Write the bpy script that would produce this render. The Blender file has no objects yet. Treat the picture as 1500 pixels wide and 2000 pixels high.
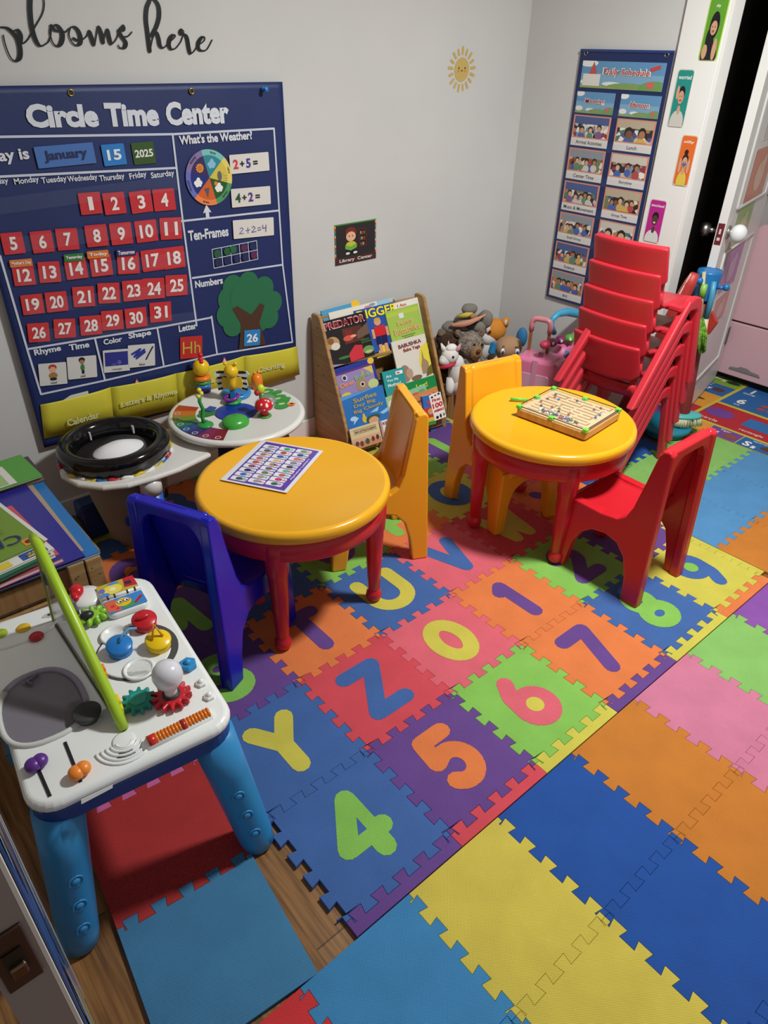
import bpy, bmesh, math, random
from mathutils import Vector, Matrix, Euler
random.seed(7)
PI = math.pi
S = bpy.context.scene
COL = S.collection

# ------------------------------------------------------------------ camera, world, lights, exposure
CAM = Vector((-0.462134, -0.625678, 1.542818))
FPX = 1386.826
RR, RD, RF = [Vector(v) for v in [[0.7607431, -0.6488427, 0.0165237], [-0.3452405, -0.4260768, -0.8362222], [0.549617, 0.6304457, -0.5481418]]]
cam_d = bpy.data.cameras.new('camera')
cam = bpy.data.objects.new('camera', cam_d); COL.objects.link(cam)
cam_d.sensor_fit = 'HORIZONTAL'; cam_d.sensor_width = 36.0; cam_d.lens = 36.0*FPX/1500.0
cam_d.clip_start = 0.02
cm = Matrix.Identity(4)
for i in range(3):
    cm[i][0] = RR[i]; cm[i][1] = -RD[i]; cm[i][2] = -RF[i]; cm[i][3] = CAM[i]
cam.matrix_world = cm
S.camera = cam
w = bpy.data.worlds.new('room_air'); S.world = w; w.use_nodes = True
w.node_tree.nodes['Background'].inputs[0].default_value = (0.97, 1.0, 0.99, 1)
w.node_tree.nodes['Background'].inputs[1].default_value = 0.30
ld = bpy.data.lights.new('ceiling_lamp_light', 'AREA'); ld.shape = 'DISK'; ld.size = 0.26
ld.energy = 67.0; ld.color = (0.955, 1.0, 0.985)
lo = bpy.data.objects.new('ceiling_lamp_light', ld); COL.objects.link(lo); lo.location = (1.48, 0.06, 2.33)
S.view_settings.view_transform = 'Standard'; S.view_settings.look = 'None'
S.view_settings.exposure = 0.0; S.view_settings.gamma = 1.0
S.view_settings.use_curve_mapping = False

YW, XW = 1.88, 2.53           # planes of the calendar wall and the schedule wall
FZ = -0.012                   # wooden floor lies under the foam mats whose tops are z = 0

# ------------------------------------------------------------------ helpers: layout from the measured camera
def ray(px, py):
    return RR*((px-750)/FPX) + RD*((py-1000)/FPX) + RF
def on_y(px, py, y): d = ray(px, py); return CAM + d*((y-CAM.y)/d.y)
def on_x(px, py, x): d = ray(px, py); return CAM + d*((x-CAM.x)/d.x)
def on_z(px, py, z): d = ray(px, py); return CAM + d*((z-CAM.z)/d.z)
def on_p(px, py, P, N): d = ray(px, py); return CAM + d*((P-CAM).dot(N)/d.dot(N))

# ------------------------------------------------------------------ materials
def lin(c): return c/12.92 if c <= 0.04045 else ((c+0.055)/1.055)**2.4
def rgb(h):
    h = h.lstrip('#'); return tuple(lin(int(h[i:i+2], 16)/255) for i in (0, 2, 4))+(1,)
MATS = {}
def M(h, rough=0.5, kind='', spec=0.5, seed=0):
    key = (h, rough, kind, spec, seed)
    if key in MATS: return MATS[key]
    m = bpy.data.materials.new((kind or 'plain')+'_'+h.strip('#')); m.use_nodes = True
    nt = m.node_tree; N = nt.nodes; L = nt.links; b = N['Principled BSDF']
    b.inputs['Base Color'].default_value = rgb(h); b.inputs['Roughness'].default_value = rough
    b.inputs['Specular IOR Level'].default_value = spec
    m.diffuse_color = rgb(h)
    def bump(sock, strength, dist):
        n = N.new('ShaderNodeBump'); n.inputs['Strength'].default_value = strength; n.inputs['Distance'].default_value = dist
        L.new(sock, n.inputs['Height']); L.new(n.outputs[0], b.inputs['Normal'])
    def coord(scale=(1, 1, 1)):
        t = N.new('ShaderNodeTexCoord'); mp = N.new('ShaderNodeMapping'); mp.inputs['Scale'].default_value = scale
        mp.inputs['Location'].default_value = (seed*1.37, seed*0.71, seed*0.53)
        L.new(t.outputs['Object'], mp.inputs[0]); return mp.outputs[0]
    def noise(scale, vec, detail=3):
        n = N.new('ShaderNodeTexNoise'); n.inputs['Scale'].default_value = scale; n.inputs['Detail'].default_value = detail
        L.new(vec, n.inputs['Vector']); return n.outputs[0]
    def ramp(sock, stops, interp='LINEAR'):
        r = N.new('ShaderNodeValToRGB'); r.color_ramp.interpolation = interp
        e = r.color_ramp.elements
        while len(e) > 1: e.remove(e[0])
        e[0].position = stops[0][0]; e[0].color = rgb(stops[0][1])
        for p_, c_ in stops[1:]: q = e.new(p_); q.color = rgb(c_)
        L.new(sock, r.inputs[0]); return r.outputs[0]
    def tint(sock, amt):   # slight wear / variation of the colour
        mx = N.new('ShaderNodeMixRGB'); mx.blend_type = 'MULTIPLY'; mx.inputs[0].default_value = amt
        mx.inputs[1].default_value = rgb(h); L.new(sock, mx.inputs[2]); L.new(mx.outputs[0], b.inputs['Base Color'])
    if kind == 'foam':
        v = coord()
        sp = N.new('ShaderNodeSeparateXYZ'); L.new(v, sp.inputs[0])
        outs = []
        for ax in (0, 1):
            mu = N.new('ShaderNodeMath'); mu.operation = 'MULTIPLY'; mu.inputs[1].default_value = 2*PI/0.0042
            L.new(sp.outputs[ax], mu.inputs[0])
            si = N.new('ShaderNodeMath'); si.operation = 'SINE'; L.new(mu.outputs[0], si.inputs[0]); outs.append(si.outputs[0])
        mm = N.new('ShaderNodeMath'); mm.operation = 'MULTIPLY'; L.new(outs[0], mm.inputs[0]); L.new(outs[1], mm.inputs[1])
        bump(mm.outputs[0], 0.9, 0.0007)
        tint(ramp(noise(9, v), [(0.3, '#dddddd'), (0.7, '#ffffff')]), 0.5)
    elif kind == 'fabric':
        v = coord(); bump(noise(420, v, 2), 0.25, 0.001)
        tint(ramp(noise(5, v), [(0.3, '#d5d5d5'), (0.75, '#ffffff')]), 0.4)
    elif kind == 'wall':
        v = coord(); bump(noise(160, v, 4), 0.12, 0.0008)
        tint(ramp(noise(1.6, v, 5), [(0.3, '#ececec'), (0.7, '#ffffff')]), 0.6)
    elif kind == 'wood':
        v = coord((3, 3, 40) if seed < 50 else (40, 3, 3))
        tint(ramp(noise(1.6, v, 6), [(0.3, '#c9b69a'), (0.55, '#ece4d8'), (0.75, '#ffffff')]), 0.8)
    elif kind == 'plank':
        v = coord((13.3, 1.05, 1))
        br = N.new('ShaderNodeTexBrick'); br.offset = 0.37; br.inputs['Scale'].default_value = 1.0
        br.inputs['Mortar Size'].default_value = 0.002; br.inputs['Brick Width'].default_value = 1.0; br.inputs['Row Height'].default_value = 1.0
        br.inputs['Color1'].default_value = rgb('#a1794c'); br.inputs['Color2'].default_value = rgb('#8a6238'); br.inputs['Mortar'].default_value = rgb('#5c4228')
        mp2 = N.new('ShaderNodeMapping'); mp2.inputs['Rotation'].default_value = (0, 0, PI/2); L.new(v, mp2.inputs[0]); L.new(mp2.outputs[0], br.inputs['Vector'])
        v2 = coord((70, 4, 4)); g = ramp(noise(1.3, v2, 7), [(0.3, '#8d7a62'), (0.6, '#efe6da'), (0.8, '#ffffff')])
        mx = N.new('ShaderNodeMixRGB'); mx.blend_type = 'MULTIPLY'; mx.inputs[0].default_value = 0.9
        L.new(br.outputs[0], mx.inputs[1]); L.new(g, mx.inputs[2]); L.new(mx.outputs[0], b.inputs['Base Color'])
    elif kind == 'fur':
        v = coord(); bump(noise(140, v, 5), 1.0, 0.012)
        tint(ramp(noise(60, v, 5), [(0.32, '#777777'), (0.62, '#ffffff')]), 0.8)
    elif kind == 'photo':   # a printed snapshot: patches of a few colours
        v = coord()
        vo = N.new('ShaderNodeTexVoronoi'); vo.inputs['Scale'].default_value = 55; L.new(v, vo.inputs['Vector'])
        sep = N.new('ShaderNodeSeparateColor'); L.new(vo.outputs['Color'], sep.inputs[0])
        pal = [['#2b2620', '#8a6a50', '#c9a58c', '#3d5aa0', '#d9d3c8', '#a03a38', '#6d7d55'],
               ['#28262c', '#c9b8a8', '#d8d4cc', '#7d8fa6', '#e6e1d8', '#a98467', '#8c3a44'],
               ['#332d28', '#9c7a62', '#e2ddd4', '#4a7a5c', '#cdb9a4', '#c47a44', '#5b4a8c']][seed % 3]
        c = ramp(sep.outputs[0], [(i/7, k) for i, k in enumerate(pal)], 'CONSTANT')
        L.new(c, b.inputs['Base Color'])
    elif kind == 'tree':
        v = coord(); bump(noise(300, v, 2), 0.3, 0.001)
    elif kind == 'metal':
        b.inputs['Metallic'].default_value = 1.0
    elif kind == 'clear':
        b.inputs['Transmission Weight'].default_value = 0.0; b.inputs['Alpha'].default_value = 0.28
    elif kind == 'film':
        b.inputs['Alpha'].default_value = 0.045
    elif kind == 'ghost':
        b.inputs['Alpha'].default_value = 0.6
    elif kind == 'lamp':
        b.inputs['Emission Color'].default_value = rgb(h); b.inputs['Emission Strength'].default_value = 6.0
    MATS[key] = m
    return m

# ------------------------------------------------------------------ mesh builder: everything added becomes ONE mesh object
class MB:
    def __init__(s): s.v = []; s.f = []; s.fm = []; s.ms = []; s.cur = 0; s.smooth = []; s.sm = False
    def m(s, mat, smooth=None):
        if mat not in s.ms: s.ms.append(mat)
        s.cur = s.ms.index(mat)
        if smooth is not None: s.sm = smooth
        return s
    def add(s, vs, fs, smooth=None):
        o = len(s.v); s.v += [Vector(q) for q in vs]
        for f in fs:
            s.f.append([o+i for i in f]); s.fm.append(s.cur); s.smooth.append(s.sm if smooth is None else smooth)
        return s
    def box(s, c, d, rot=None):
        c = Vector(c); q = [Vector((x*d[0]/2, y*d[1]/2, z*d[2]/2)) for z in (-1, 1) for y in (-1, 1) for x in (-1, 1)]
        if rot is not None: q = [rot @ k for k in q]
        return s.add([c+k for k in q], [(0, 2, 3, 1), (4, 5, 7, 6), (0, 1, 5, 4), (2, 6, 7, 3), (0, 4, 6, 2), (1, 3, 7, 5)])
    def rbox(s, c, d, r, n=4, rot=None, ez=None, e=0.004):   # box with rounded vertical corners and softened rims
        x, y = d[0]/2, d[1]/2; pts = rrect(x, y, r, n)
        return s.slab(pts, -d[2]/2, d[2]/2, c, rot, e)
    def slab(s, pts, z0, z1, c=(0, 0, 0), rot=None, e=0.0):   # prism of an outline in XY with chamfered rims
        c = Vector(c); n = len(pts)
        rings = []
        if e > 0:
            ins = inset(pts, e)
            seq = [(ins, z0), (pts, z0+e), (pts, z1-e), (ins, z1)]
        else: seq = [(pts, z0), (pts, z1)]
        vs = []
        for pl, z in seq: vs += [Vector((a, b, z)) for a, b in pl]
        if rot is not None: vs = [rot @ k for k in vs]
        vs = [c+k for k in vs]
        fs = []
        for k in range(len(seq)-1):
            for i in range(n):
                j = (i+1) % n; fs.append((k*n+i, k*n+j, (k+1)*n+j, (k+1)*n+i))
        fs.append(tuple(reversed(range(n)))); fs.append(tuple((len(seq)-1)*n+i for i in range(n)))
        return s.add(vs, fs)
    def poly(s, pts, F, z=0.0):       # flat outline (x,y) in a frame, lifted z along its normal
        return s.add([F @ Vector((a, b, z)) for a, b in pts], [tuple(range(len(pts)))], False)
    def prism(s, pts, F, z0, z1, e=0.0):
        o = len(s.v); s.slab(pts, z0, z1, (0, 0, 0), None, e)
        for i in range(o, len(s.v)): s.v[i] = F @ s.v[i]
        return s
    def lathe(s, prof, c=(0, 0, 0), n=24, rot=None, cap=True, sx=1, sy=1):
        c = Vector(c); vs = []
        for r, z in prof:
            for i in range(n):
                a = 2*PI*i/n; k = Vector((r*math.cos(a)*sx, r*math.sin(a)*sy, z))
                vs.append(c+(rot @ k if rot is not None else k))
        fs = []
        for k in range(len(prof)-1):
            for i in range(n): j = (i+1) % n; fs.append((k*n+i, k*n+j, (k+1)*n+j, (k+1)*n+i))
        if cap:
            if prof[0][0] > 1e-6: fs.append(tuple(reversed(range(n))))
            if prof[-1][0] > 1e-6: fs.append(tuple((len(prof)-1)*n+i for i in range(n)))
        return s.add(vs, fs, True)
    def tube(s, path, rad, n=10, closed=False, flat=None):
        P = [Vector(q) for q in path]; m = len(P)
        if not isinstance(rad, (list, tuple)): rad = [rad]*m
        vs = []; up = Vector((0, 0, 1)); prev = None
        for i in range(m):
            if closed: t = (P[(i+1) % m]-P[i-1]).normalized()
            else: t = (P[min(i+1, m-1)]-P[max(i-1, 0)]).normalized()
            if prev is None:
                a = up if abs(t.dot(up)) < 0.9 else Vector((1, 0, 0)); u = (a-t*a.dot(t)).normalized()
            else: u = (prev-t*prev.dot(t)).normalized()
            prev = u; v_ = t.cross(u)
            for k in range(n):
                a = 2*PI*k/n; vs.append(P[i]+(u*math.cos(a)+v_*math.sin(a)*(flat or 1))*rad[i])
        fs = []
        for i in range(m if closed else m-1):
            i2 = (i+1) % m
            for k in range(n): j = (k+1) % n; fs.append((i*n+k, i*n+j, i2*n+j, i2*n+k))
        if not closed:
            fs.append(tuple(reversed(range(n)))); fs.append(tuple((m-1)*n+k for k in range(n)))
        return s.add(vs, fs, True)
    def cyl(s, a, b, r0, r1=None, n=16): return s.tube([a, b], [r0, r0 if r1 is None else r1], n)
    def ball(s, c, r, n=16, m=10, rot=None, top=1.0):
        r = (r, r, r) if not isinstance(r, (tuple, list)) else r; c = Vector(c); vs = []; fs = []
        for i in range(m+1):
            th = -PI/2+PI*i/m
            for k in range(n):
                a = 2*PI*k/n; q = Vector((r[0]*math.cos(th)*math.cos(a), r[1]*math.cos(th)*math.sin(a), r[2]*math.sin(th)))
                vs.append(c+(rot @ q if rot is not None else q))
        for i in range(m):
            for k in range(n): j = (k+1) % n; fs.append((i*n+k, i*n+j, (i+1)*n+j, (i+1)*n+k))
        return s.add(vs, fs, True)
    def disc(s, F, x, y, rx, ry=None, z=0.0, n=20):
        ry = rx if ry is None else ry
        return s.poly([(x+rx*math.cos(2*PI*i/n), y+ry*math.sin(2*PI*i/n)) for i in range(n)], F, z)
    def stroke(s, path, r, F, z=0.0, n=10):       # flat pen stroke with round ends; r may vary along it
        m = len(path); rr = r if isinstance(r, (list, tuple)) else [r]*m
        s.zc = getattr(s, 'zc', 0)
        for (x, y), q in zip(path, rr): s.zc += 1; s.disc(F, x, y, q, q, z+s.zc*4e-6, n)
        for i in range(m-1):
            (a, b), (c, d) = path[i], path[i+1]; l = math.hypot(c-a, d-b)
            if l < 1e-9: continue
            nx, ny = -(d-b)/l, (c-a)/l; s.zc += 1
            s.poly([(a-nx*rr[i], b-ny*rr[i]), (c-nx*rr[i+1], d-ny*rr[i+1]), (c+nx*rr[i+1], d+ny*rr[i+1]), (a+nx*rr[i], b+ny*rr[i])], F, z+s.zc*4e-6)
        return s
    def text(s, t, F, x, y, w=None, h=None, z=0.0, bold=0.0, thick=0.0, align='c'):
        vs, fs, (x0, x1, y0, y1) = glyphs(t, bold)
        kx = ky = None
        if w: kx = w/(x1-x0)
        if h: ky = h/(y1-y0)
        if kx is None: kx = ky
        if ky is None: ky = kx
        ox = {'c': (x0+x1)/2, 'l': x0, 'r': x1}[align]; oy = (y0+y1)/2
        return s.add([F @ Vector((x+(a-ox)*kx, y+(b-oy)*ky, z)) for a, b in vs], fs, False)
    def build(s, name, parent=None, bevel=0, seg=2, sub=0, wn=False, loc=None, weld=False):
        me = bpy.data.meshes.new(name)
        me.from_pydata([tuple(q) for q in s.v], [], s.f)
        for mt in s.ms: me.materials.append(mt)
        me.polygons.foreach_set('material_index', s.fm); me.polygons.foreach_set('use_smooth', s.smooth)
        if weld:
            b = bmesh.new(); b.from_mesh(me); bmesh.ops.remove_doubles(b, verts=b.verts, dist=1e-5)
            bmesh.ops.recalc_face_normals(b, faces=b.faces); b.to_mesh(me); b.free()
        me.update()
        o = bpy.data.objects.new(name, me); COL.objects.link(o)
        if parent is not None: o.parent = parent
        if loc is not None: o.location = loc
        if bevel:
            k = o.modifiers.new('soft_edges', 'BEVEL'); k.width = bevel; k.segments = seg; k.limit_method = 'ANGLE'; k.angle_limit = 0.6
            k.harden_normals = False
        if sub:
            k = o.modifiers.new('smooth', 'SUBSURF'); k.levels = sub; k.render_levels = sub
        return o

def rrect(x, y, r, n=4):
    out = []
    for cx, cy, a0 in ((x-r, y-r, 0), (-x+r, y-r, PI/2), (-x+r, -y+r, PI), (x-r, -y+r, 1.5*PI)):
        for i in range(n+1): a = a0+PI/2*i/n; out.append((cx+r*math.cos(a), cy+r*math.sin(a)))
    return out
def inset(p, d):
    n = len(p); out = []
    for i in range(n):
        a, b, c = Vector(p[i-1]), Vector(p[i]), Vector(p[(i+1) % n])
        e1 = (b-a); e2 = (c-b)
        if e1.length < 1e-9 or e2.length < 1e-9: out.append(tuple(b)); continue
        e1.normalize(); e2.normalize()
        n1 = Vector((-e1.y, e1.x)); n2 = Vector((-e2.y, e2.x)); q = n1+n2
        l = q.length
        if l < 1e-3: out.append(tuple(b+n1*d)); continue
        q /= l; k = d/max(0.35, q.dot(n1)); out.append((b.x+q.x*k, b.y+q.y*k))
    return out
GL = {}
def glyphs(t, bold):
    if (t, bold) in GL: return GL[(t, bold)]
    cu = bpy.data.curves.new('lettering_source', 'FONT'); cu.body = t; cu.offset = bold; cu.resolution_u = 3
    ob = bpy.data.objects.new('lettering_source', cu)
    me = ob.to_mesh(); vs = [(v.co.x, v.co.y) for v in me.vertices]; fs = []
    for q in me.polygons:
        ids = list(q.vertices)
        if q.normal.z < 0: ids.reverse()
        fs.append(tuple(ids))
    ob.to_mesh_clear(); bpy.data.objects.remove(ob); bpy.data.curves.remove(cu)
    xs = [a for a, b in vs]; ys = [b for a, b in vs]
    GL[(t, bold)] = (vs, fs, (min(xs), max(xs), min(ys), max(ys)))
    return GL[(t, bold)]
def frame(o, x, y):
    x = Vector(x).normalized(); y = Vector(y); y = (y-x*y.dot(x)).normalized(); z = x.cross(y); o = Vector(o)
    return Matrix(((x.x, y.x, z.x, o.x), (x.y, y.y, z.y, o.y), (x.z, y.z, z.z, o.z), (0, 0, 0, 1)))
def tag(o, label, cat, group=None):
    o['label'] = label; o['category'] = cat
    if group: o['group'] = group
    return o
def thing(name, label, cat, loc=(0, 0, 0), rz=0.0, group=None):
    o = bpy.data.objects.new(name, None); COL.objects.link(o); o.empty_display_size = 0.05
    o.location = loc; o.rotation_euler = (0, 0, rz)
    return tag(o, label, cat, group)
def struct(o): o['kind'] = 'structure'; return o
def dup(root, loc, rz, label, group=None):
    r = root.copy(); COL.objects.link(r); r.location = loc; r.rotation_euler = (0, 0, rz); r['label'] = label
    if group: r['group'] = group
    for ch in list(root.children):
        c = ch.copy(); COL.objects.link(c); c.parent = r
        for g in list(ch.children):
            d = g.copy(); COL.objects.link(d); d.parent = c
    return r
I4 = Matrix.Identity(4)
def arc(cx, cy, rx, ry, a0, a1, n=14):
    return [(cx+rx*math.cos(math.radians(a0+(a1-a0)*i/n)), cy+ry*math.sin(math.radians(a0+(a1-a0)*i/n))) for i in range(n+1)]
def thingF(name, label, cat, F, group=None):
    o = bpy.data.objects.new(name, None); COL.objects.link(o); o.empty_display_size = 0.05
    o.matrix_world = F; return tag(o, label, cat, group)
def place(o, F): o.matrix_world = F; return o
def wallB(px, py, y=YW): return frame(on_y(px, py, y), (1, 0, 0), (0, 0, 1))
def wallR(px, py, x=XW): return frame(on_x(px, py, x), (0, -1, 0), (0, 0, 1))

# ------------------------------------------------------------------ the room
WALL = M('#d2d0ce', 0.55, 'wall'); WHITE = M('#e6e4df', 0.35)
def wbox(name, x0, x1, y0, y1, z0, z1, mat, bev=0):
    return struct(MB().m(mat).box(((x0+x1)/2, (y0+y1)/2, (z0+z1)/2), (x1-x0, y1-y0, z1-z0)).build(name, bevel=bev))
HZ = 2.46
wbox('floor', -1.2, 4.1, -2.4, 2.1, FZ-0.05, FZ, M('#8f6a40', 0.38, 'plank'))
wbox('ceiling', -1.2, 4.1, -2.4, 2.1, HZ, HZ+0.06, M('#e4e2de', 0.8))
wbox('wall_back', -1.2, 2.63, YW, YW+0.1, FZ, HZ, WALL)
wbox('wall_right', XW, XW+0.055, 0.945, YW, FZ, HZ, WALL)
wbox('wall_left', -1.2, -1.1, -2.4, YW, FZ, HZ, WALL)  # out of view, added for its light bounce
wbox('wall_kitchen_side', 3.82, 3.92, -2.4, 1.05, FZ, HZ, WALL)
wbox('wall_beside_door', 3.45, 3.92, 1.05, 1.15, FZ, HZ, WALL)
wbox('wall_over_door', XW+0.055, 3.45, 1.05, 1.15, 2.06, HZ, WALL)
wbox('wall_closet_back', XW+0.1, 3.92, YW, YW+0.1, FZ, HZ, M('#4a4744', 0.8))  # ordinary wall; dark colour paints in the closet's shade
wbox('wall_closet_side', 3.82, 3.92, 1.15, YW, FZ, HZ, M('#4a4744', 0.8))  # darkened the same way, shade put into the colour
wbox('baseboard_back', -1.1, XW, YW-0.014, YW, FZ, 0.085, WHITE, 0.003)
wbox('baseboard_right', XW-0.014, XW, 1.13, YW-0.014, FZ, 0.085, WHITE, 0.003)
b = MB().m(WHITE).box((XW-0.009, 1.0345, 1.02), (0.018, 0.179, 2.08))
struct(b.build('trim_1', bevel=0.004))
wbox('trim_2', XW-0.018, XW+0.055, 0.933, 0.945, FZ, 2.08, WHITE)
wbox('trim_3', 3.42, 3.46, 1.035, 1.065, FZ, 2.06, WHITE, 0.003)

# ceiling lamp that lights the room (above the frame)
t = thing('ceiling_light', 'round white ceiling lamp above the middle of the room', 'lamp', (1.42, 0.06, HZ))
MB().m(WHITE).lathe([(0.17, 0), (0.17, -0.05), (0.15, -0.06), (0.0, -0.06)][::-1], n=32).build('base', t)
MB().m(M('#fff6e6', 0.4, 'lamp')).lathe([(0.0, -0.105), (0.08, -0.098), (0.13, -0.08), (0.145, -0.062)], n=32).build('diffuser', t)

# ------------------------------------------------------------------ foam floor tiles
FB, FY, FR, FO, FP, FG, FK = '#4268a9', '#d4c850', '#d94c57', '#e87f45', '#6a468f', '#8ac456', '#e26674'
SB, SY, SD, SO, SK, SG, SP, SR = '#3f88bd', '#d8c350', '#2052a3', '#ce7d2d', '#d67d9a', '#8cc266', '#8f52a8', '#d8363a'
def edge(n, d=0.0115, flip=1):
    out = [(0.0, 0.0), (0.046, 0.0), (0.046, -d*flip)]
    for k in range(n):
        for a, o in ((0.30, -d), (0.22, d), (0.78, d), (0.70, -d)): out.append(((k+a)/n, o*flip))
    return out+[(0.954, -d*flip), (0.954, 0.0), (1.0, 0.0)]
def tile_outline(wx, wy, l, r, bt, tp, nx=5, ny=5):   # each side: 1 toothed, 0 straight
    ex = edge(nx); ey = edge(ny); p = []
    p += [((a-0.5)*wx, -wy/2+(o if bt else 0)) for a, o in (ex if bt else [(0, 0), (1, 0)])][:-1]
    p += [(wx/2+(o if r else 0), (a-0.5)*wy) for a, o in (ey if r else [(0, 0), (1, 0)])][:-1]
    p += [((a-0.5)*wx, wy/2+(o if tp else 0)) for a, o in reversed(ex if tp else [(0, 0), (1, 0)])][:-1]
    p += [(-wx/2+(o if l else 0), (a-0.5)*wy) for a, o in reversed(ey if l else [(0, 0), (1, 0)])][:-1]
    return p
def foam(h): return M(h, 0.72, 'foam', 0.3)
def tile(name, cx, cy, rz, outline, h, label, group=None, top=0.0):
    o = MB().m(foam(h)).slab(inset(outline, 0.0003), FZ+0.0005, 0.0, e=0.0009 if top == 0 else 0.0005).build(name, loc=(cx, cy, top))
    o.rotation_euler = (0, 0, rz)
    return tag(o, label, 'foam mat', group)
def el(a, b): return [a, b]
G = {
 'A': [[(0, 0), (.5, 1), (1, 0)], [(.2, .34), (.8, .34)]],
 'B': [[(0, 0), (0, 1), (.55, 1)]+arc(.55, .76, .35, .24, 90, -90)+[(0, .52)], [(0, .52), (.6, .52)]+arc(.6, .26, .4, .26, 90, -90)+[(0, 0)]],
 'C': [arc(.5, .5, .5, .5, 50, 310, 22)], 'D': [[(0, 0), (0, 1), (.4, 1)]+arc(.4, .5, .6, .5, 90, -90)+[(0, 0)]],
 'E': [[(1, 1), (0, 1), (0, 0), (1, 0)], [(0, .5), (.8, .5)]], 'F': [[(1, 1), (0, 1), (0, 0)], [(0, .52), (.8, .52)]],
 'G': [arc(.5, .5, .5, .5, 50, 340, 24), [(.55, .45), (1, .45), (1, .1)]], 'H': [[(0, 0), (0, 1)], [(1, 0), (1, 1)], [(0, .5), (1, .5)]],
 'I': [[(.5, 0), (.5, 1)]], 'J': [[(.9, 1), (.9, .35)]+arc(.5, .35, .4, .35, 0, -180)], 'K': [[(0, 0), (0, 1)], [(.95, 1), (0, .4)], [(.3, .6), (1, 0)]],
 'L': [[(0, 1), (0, 0), (.9, 0)]], 'M': [[(0, 0), (.12, 1), (.5, .3), (.88, 1), (1, 0)]], 'N': [[(0, 0), (0, 1), (1, 0), (1, 1)]],
 'O': [arc(.5, .5, .5, .5, 0, 360, 28)], 'P': [[(0, 0), (0, 1), (.5, 1)]+arc(.5, .72, .45, .28, 90, -90)+[(0, .44)]],
 'Q': [arc(.5, .5, .5, .5, 0, 360, 28), [(.62, .3), (1.02, -.06)]], 'R': [[(0, 0), (0, 1), (.5, 1)]+arc(.5, .73, .45, .27, 90, -90)+[(0, .46)], [(.4, .46), (.95, 0)]],
 'S': [arc(.5, .75, .42, .25, 30, 250, 14)+arc(.5, .25, .45, .25, 80, -150, 14)], 'T': [[(0, 1), (1, 1)], [(.5, 1), (.5, 0)]],
 'U': [[(0, 1), (0, .4)]+arc(.5, .4, .5, .4, 180, 360)+[(1, 1)]], 'V': [[(0, 1), (.5, 0), (1, 1)]], 'W': [[(0, 1), (.22, 0), (.5, .8), (.78, 0), (1, 1)]],
 'X': [[(0, 0), (1, 1)], [(0, 1), (1, 0)]], 'Y': [[(0, 1), (.5, .5), (1, 1)], [(.5, .5), (.5, 0)]], 'Z': [[(0, 1), (1, 1), (0, 0), (1, 0)]],
 '0': [arc(.5, .5, .46, .5, 0, 360, 28)], '1': [[(.2, .86), (.55, 1), (.55, 0)]], '2': [arc(.5, .7, .45, .3, 165, -35, 14)+[(.02, 0), (1, 0)]],
 '3': [arc(.45, .76, .42, .24, 150, -80, 14)+arc(.45, .26, .48, .26, 80, -150, 14)], '4': [[(.72, 0), (.72, 1), (.0, .3), (1, .3)]],
 '5': [[(.9, 1), (.18, 1), (.1, .55)]+arc(.48, .32, .45, .32, 120, -140, 16)], '6': [arc(.5, .3, .45, .3, 0, 360, 22), [(.06, .34), (.12, .7), (.4, 1)]],
 '7': [[(0, 1), (.95, 1), (.35, 0)]], '8': [arc(.5, .75, .36, .25, 0, 360, 20), arc(.5, .25, .46, .26, 0, 360, 22)],
 '9': [arc(.5, .7, .45, .3, 0, 360, 22), [(.94, .66), (.88, .3), (.6, 0)]]}
PT = 0.31
rows = [('456789', [(FB, FG), (FP, FO), (FG, FK), (FO, FP), (FB, FG), (FY, FB)]),
        ('YZ0123', [(FB, FY), (FR, FB), (FK, FY), (FO, FP), (FG, FP), (FP, FO)]),
        ('STUVWX', [(FP, FG), (FO, FP), (FB, FY), (FK, FB), (FR, FY), (FO, FP)]),
        ('MNOPQR', [(FP, FG), (FB, FR), (FG, FP), (FO, FG), (FY, FB), (FK, FY)]),
        ('GHIJKL', [(FO, FP), (FY, FB), (FR, FG), (FB, FO), (FG, FY), (FP, FG)]),
        ('ABCDEF', [(FB, FY), (FO, FB), (FG, FR), (FK, FY), (FY, FP), (FB, FO)])]
cn = {FB: 'blue', FY: 'yellow', FR: 'red', FO: 'orange', FP: 'purple', FG: 'green', FK: 'pink'}
for v, (word, cols) in enumerate(rows):
    for u, ch in enumerate(word):
        h, k = cols[u]
        num = 'numeral' if ch.isdigit() else 'letter'
        o = tile('foam_tile', (u+.5)*PT, (v+.5)*PT, 0, tile_outline(PT, PT, 1, 1, 1, 1), h,
                 '%s foam puzzle floor tile with a %s %s %s inlaid' % (cn[h], cn[k], num, ch), 'alphabet and number floor tiles')
        bw, bh, r = (0.088, 0.148, 0.0255)
        if ch in 'MWA0OQU': bw = 0.112
        if ch in '0O': bw, bh = 0.096, 0.14
        if ch == '1': bw = 0.06
        b = MB().m(foam(k))
        for path in G[ch]: b.stroke([((x-.5)*bw*1.15, (y-.5)*bh*1.05) for x, y in path], r, I4, 0.0006)
        if ch == '4':
            b.poly([(-.03, -.02), (.02, -.02), (.02, .05)], I4, 0.00058)
        lt = b.build('inlaid_'+num, o)
        ins = {'6': (0, -.026, FY), '9': (0, .026, FG)}.get(ch)
        if ins: MB().m(foam(ins[2])).disc(I4, ins[0], ins[1], .026, .026, 0.0009).build('inlaid_centre', o)
        if ch == '4': MB().m(foam(h)).poly([(-.012, -.018), (.014, -.018), (.014, .022)], I4, 0.0009).build('inlaid_centre', o)
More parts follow.
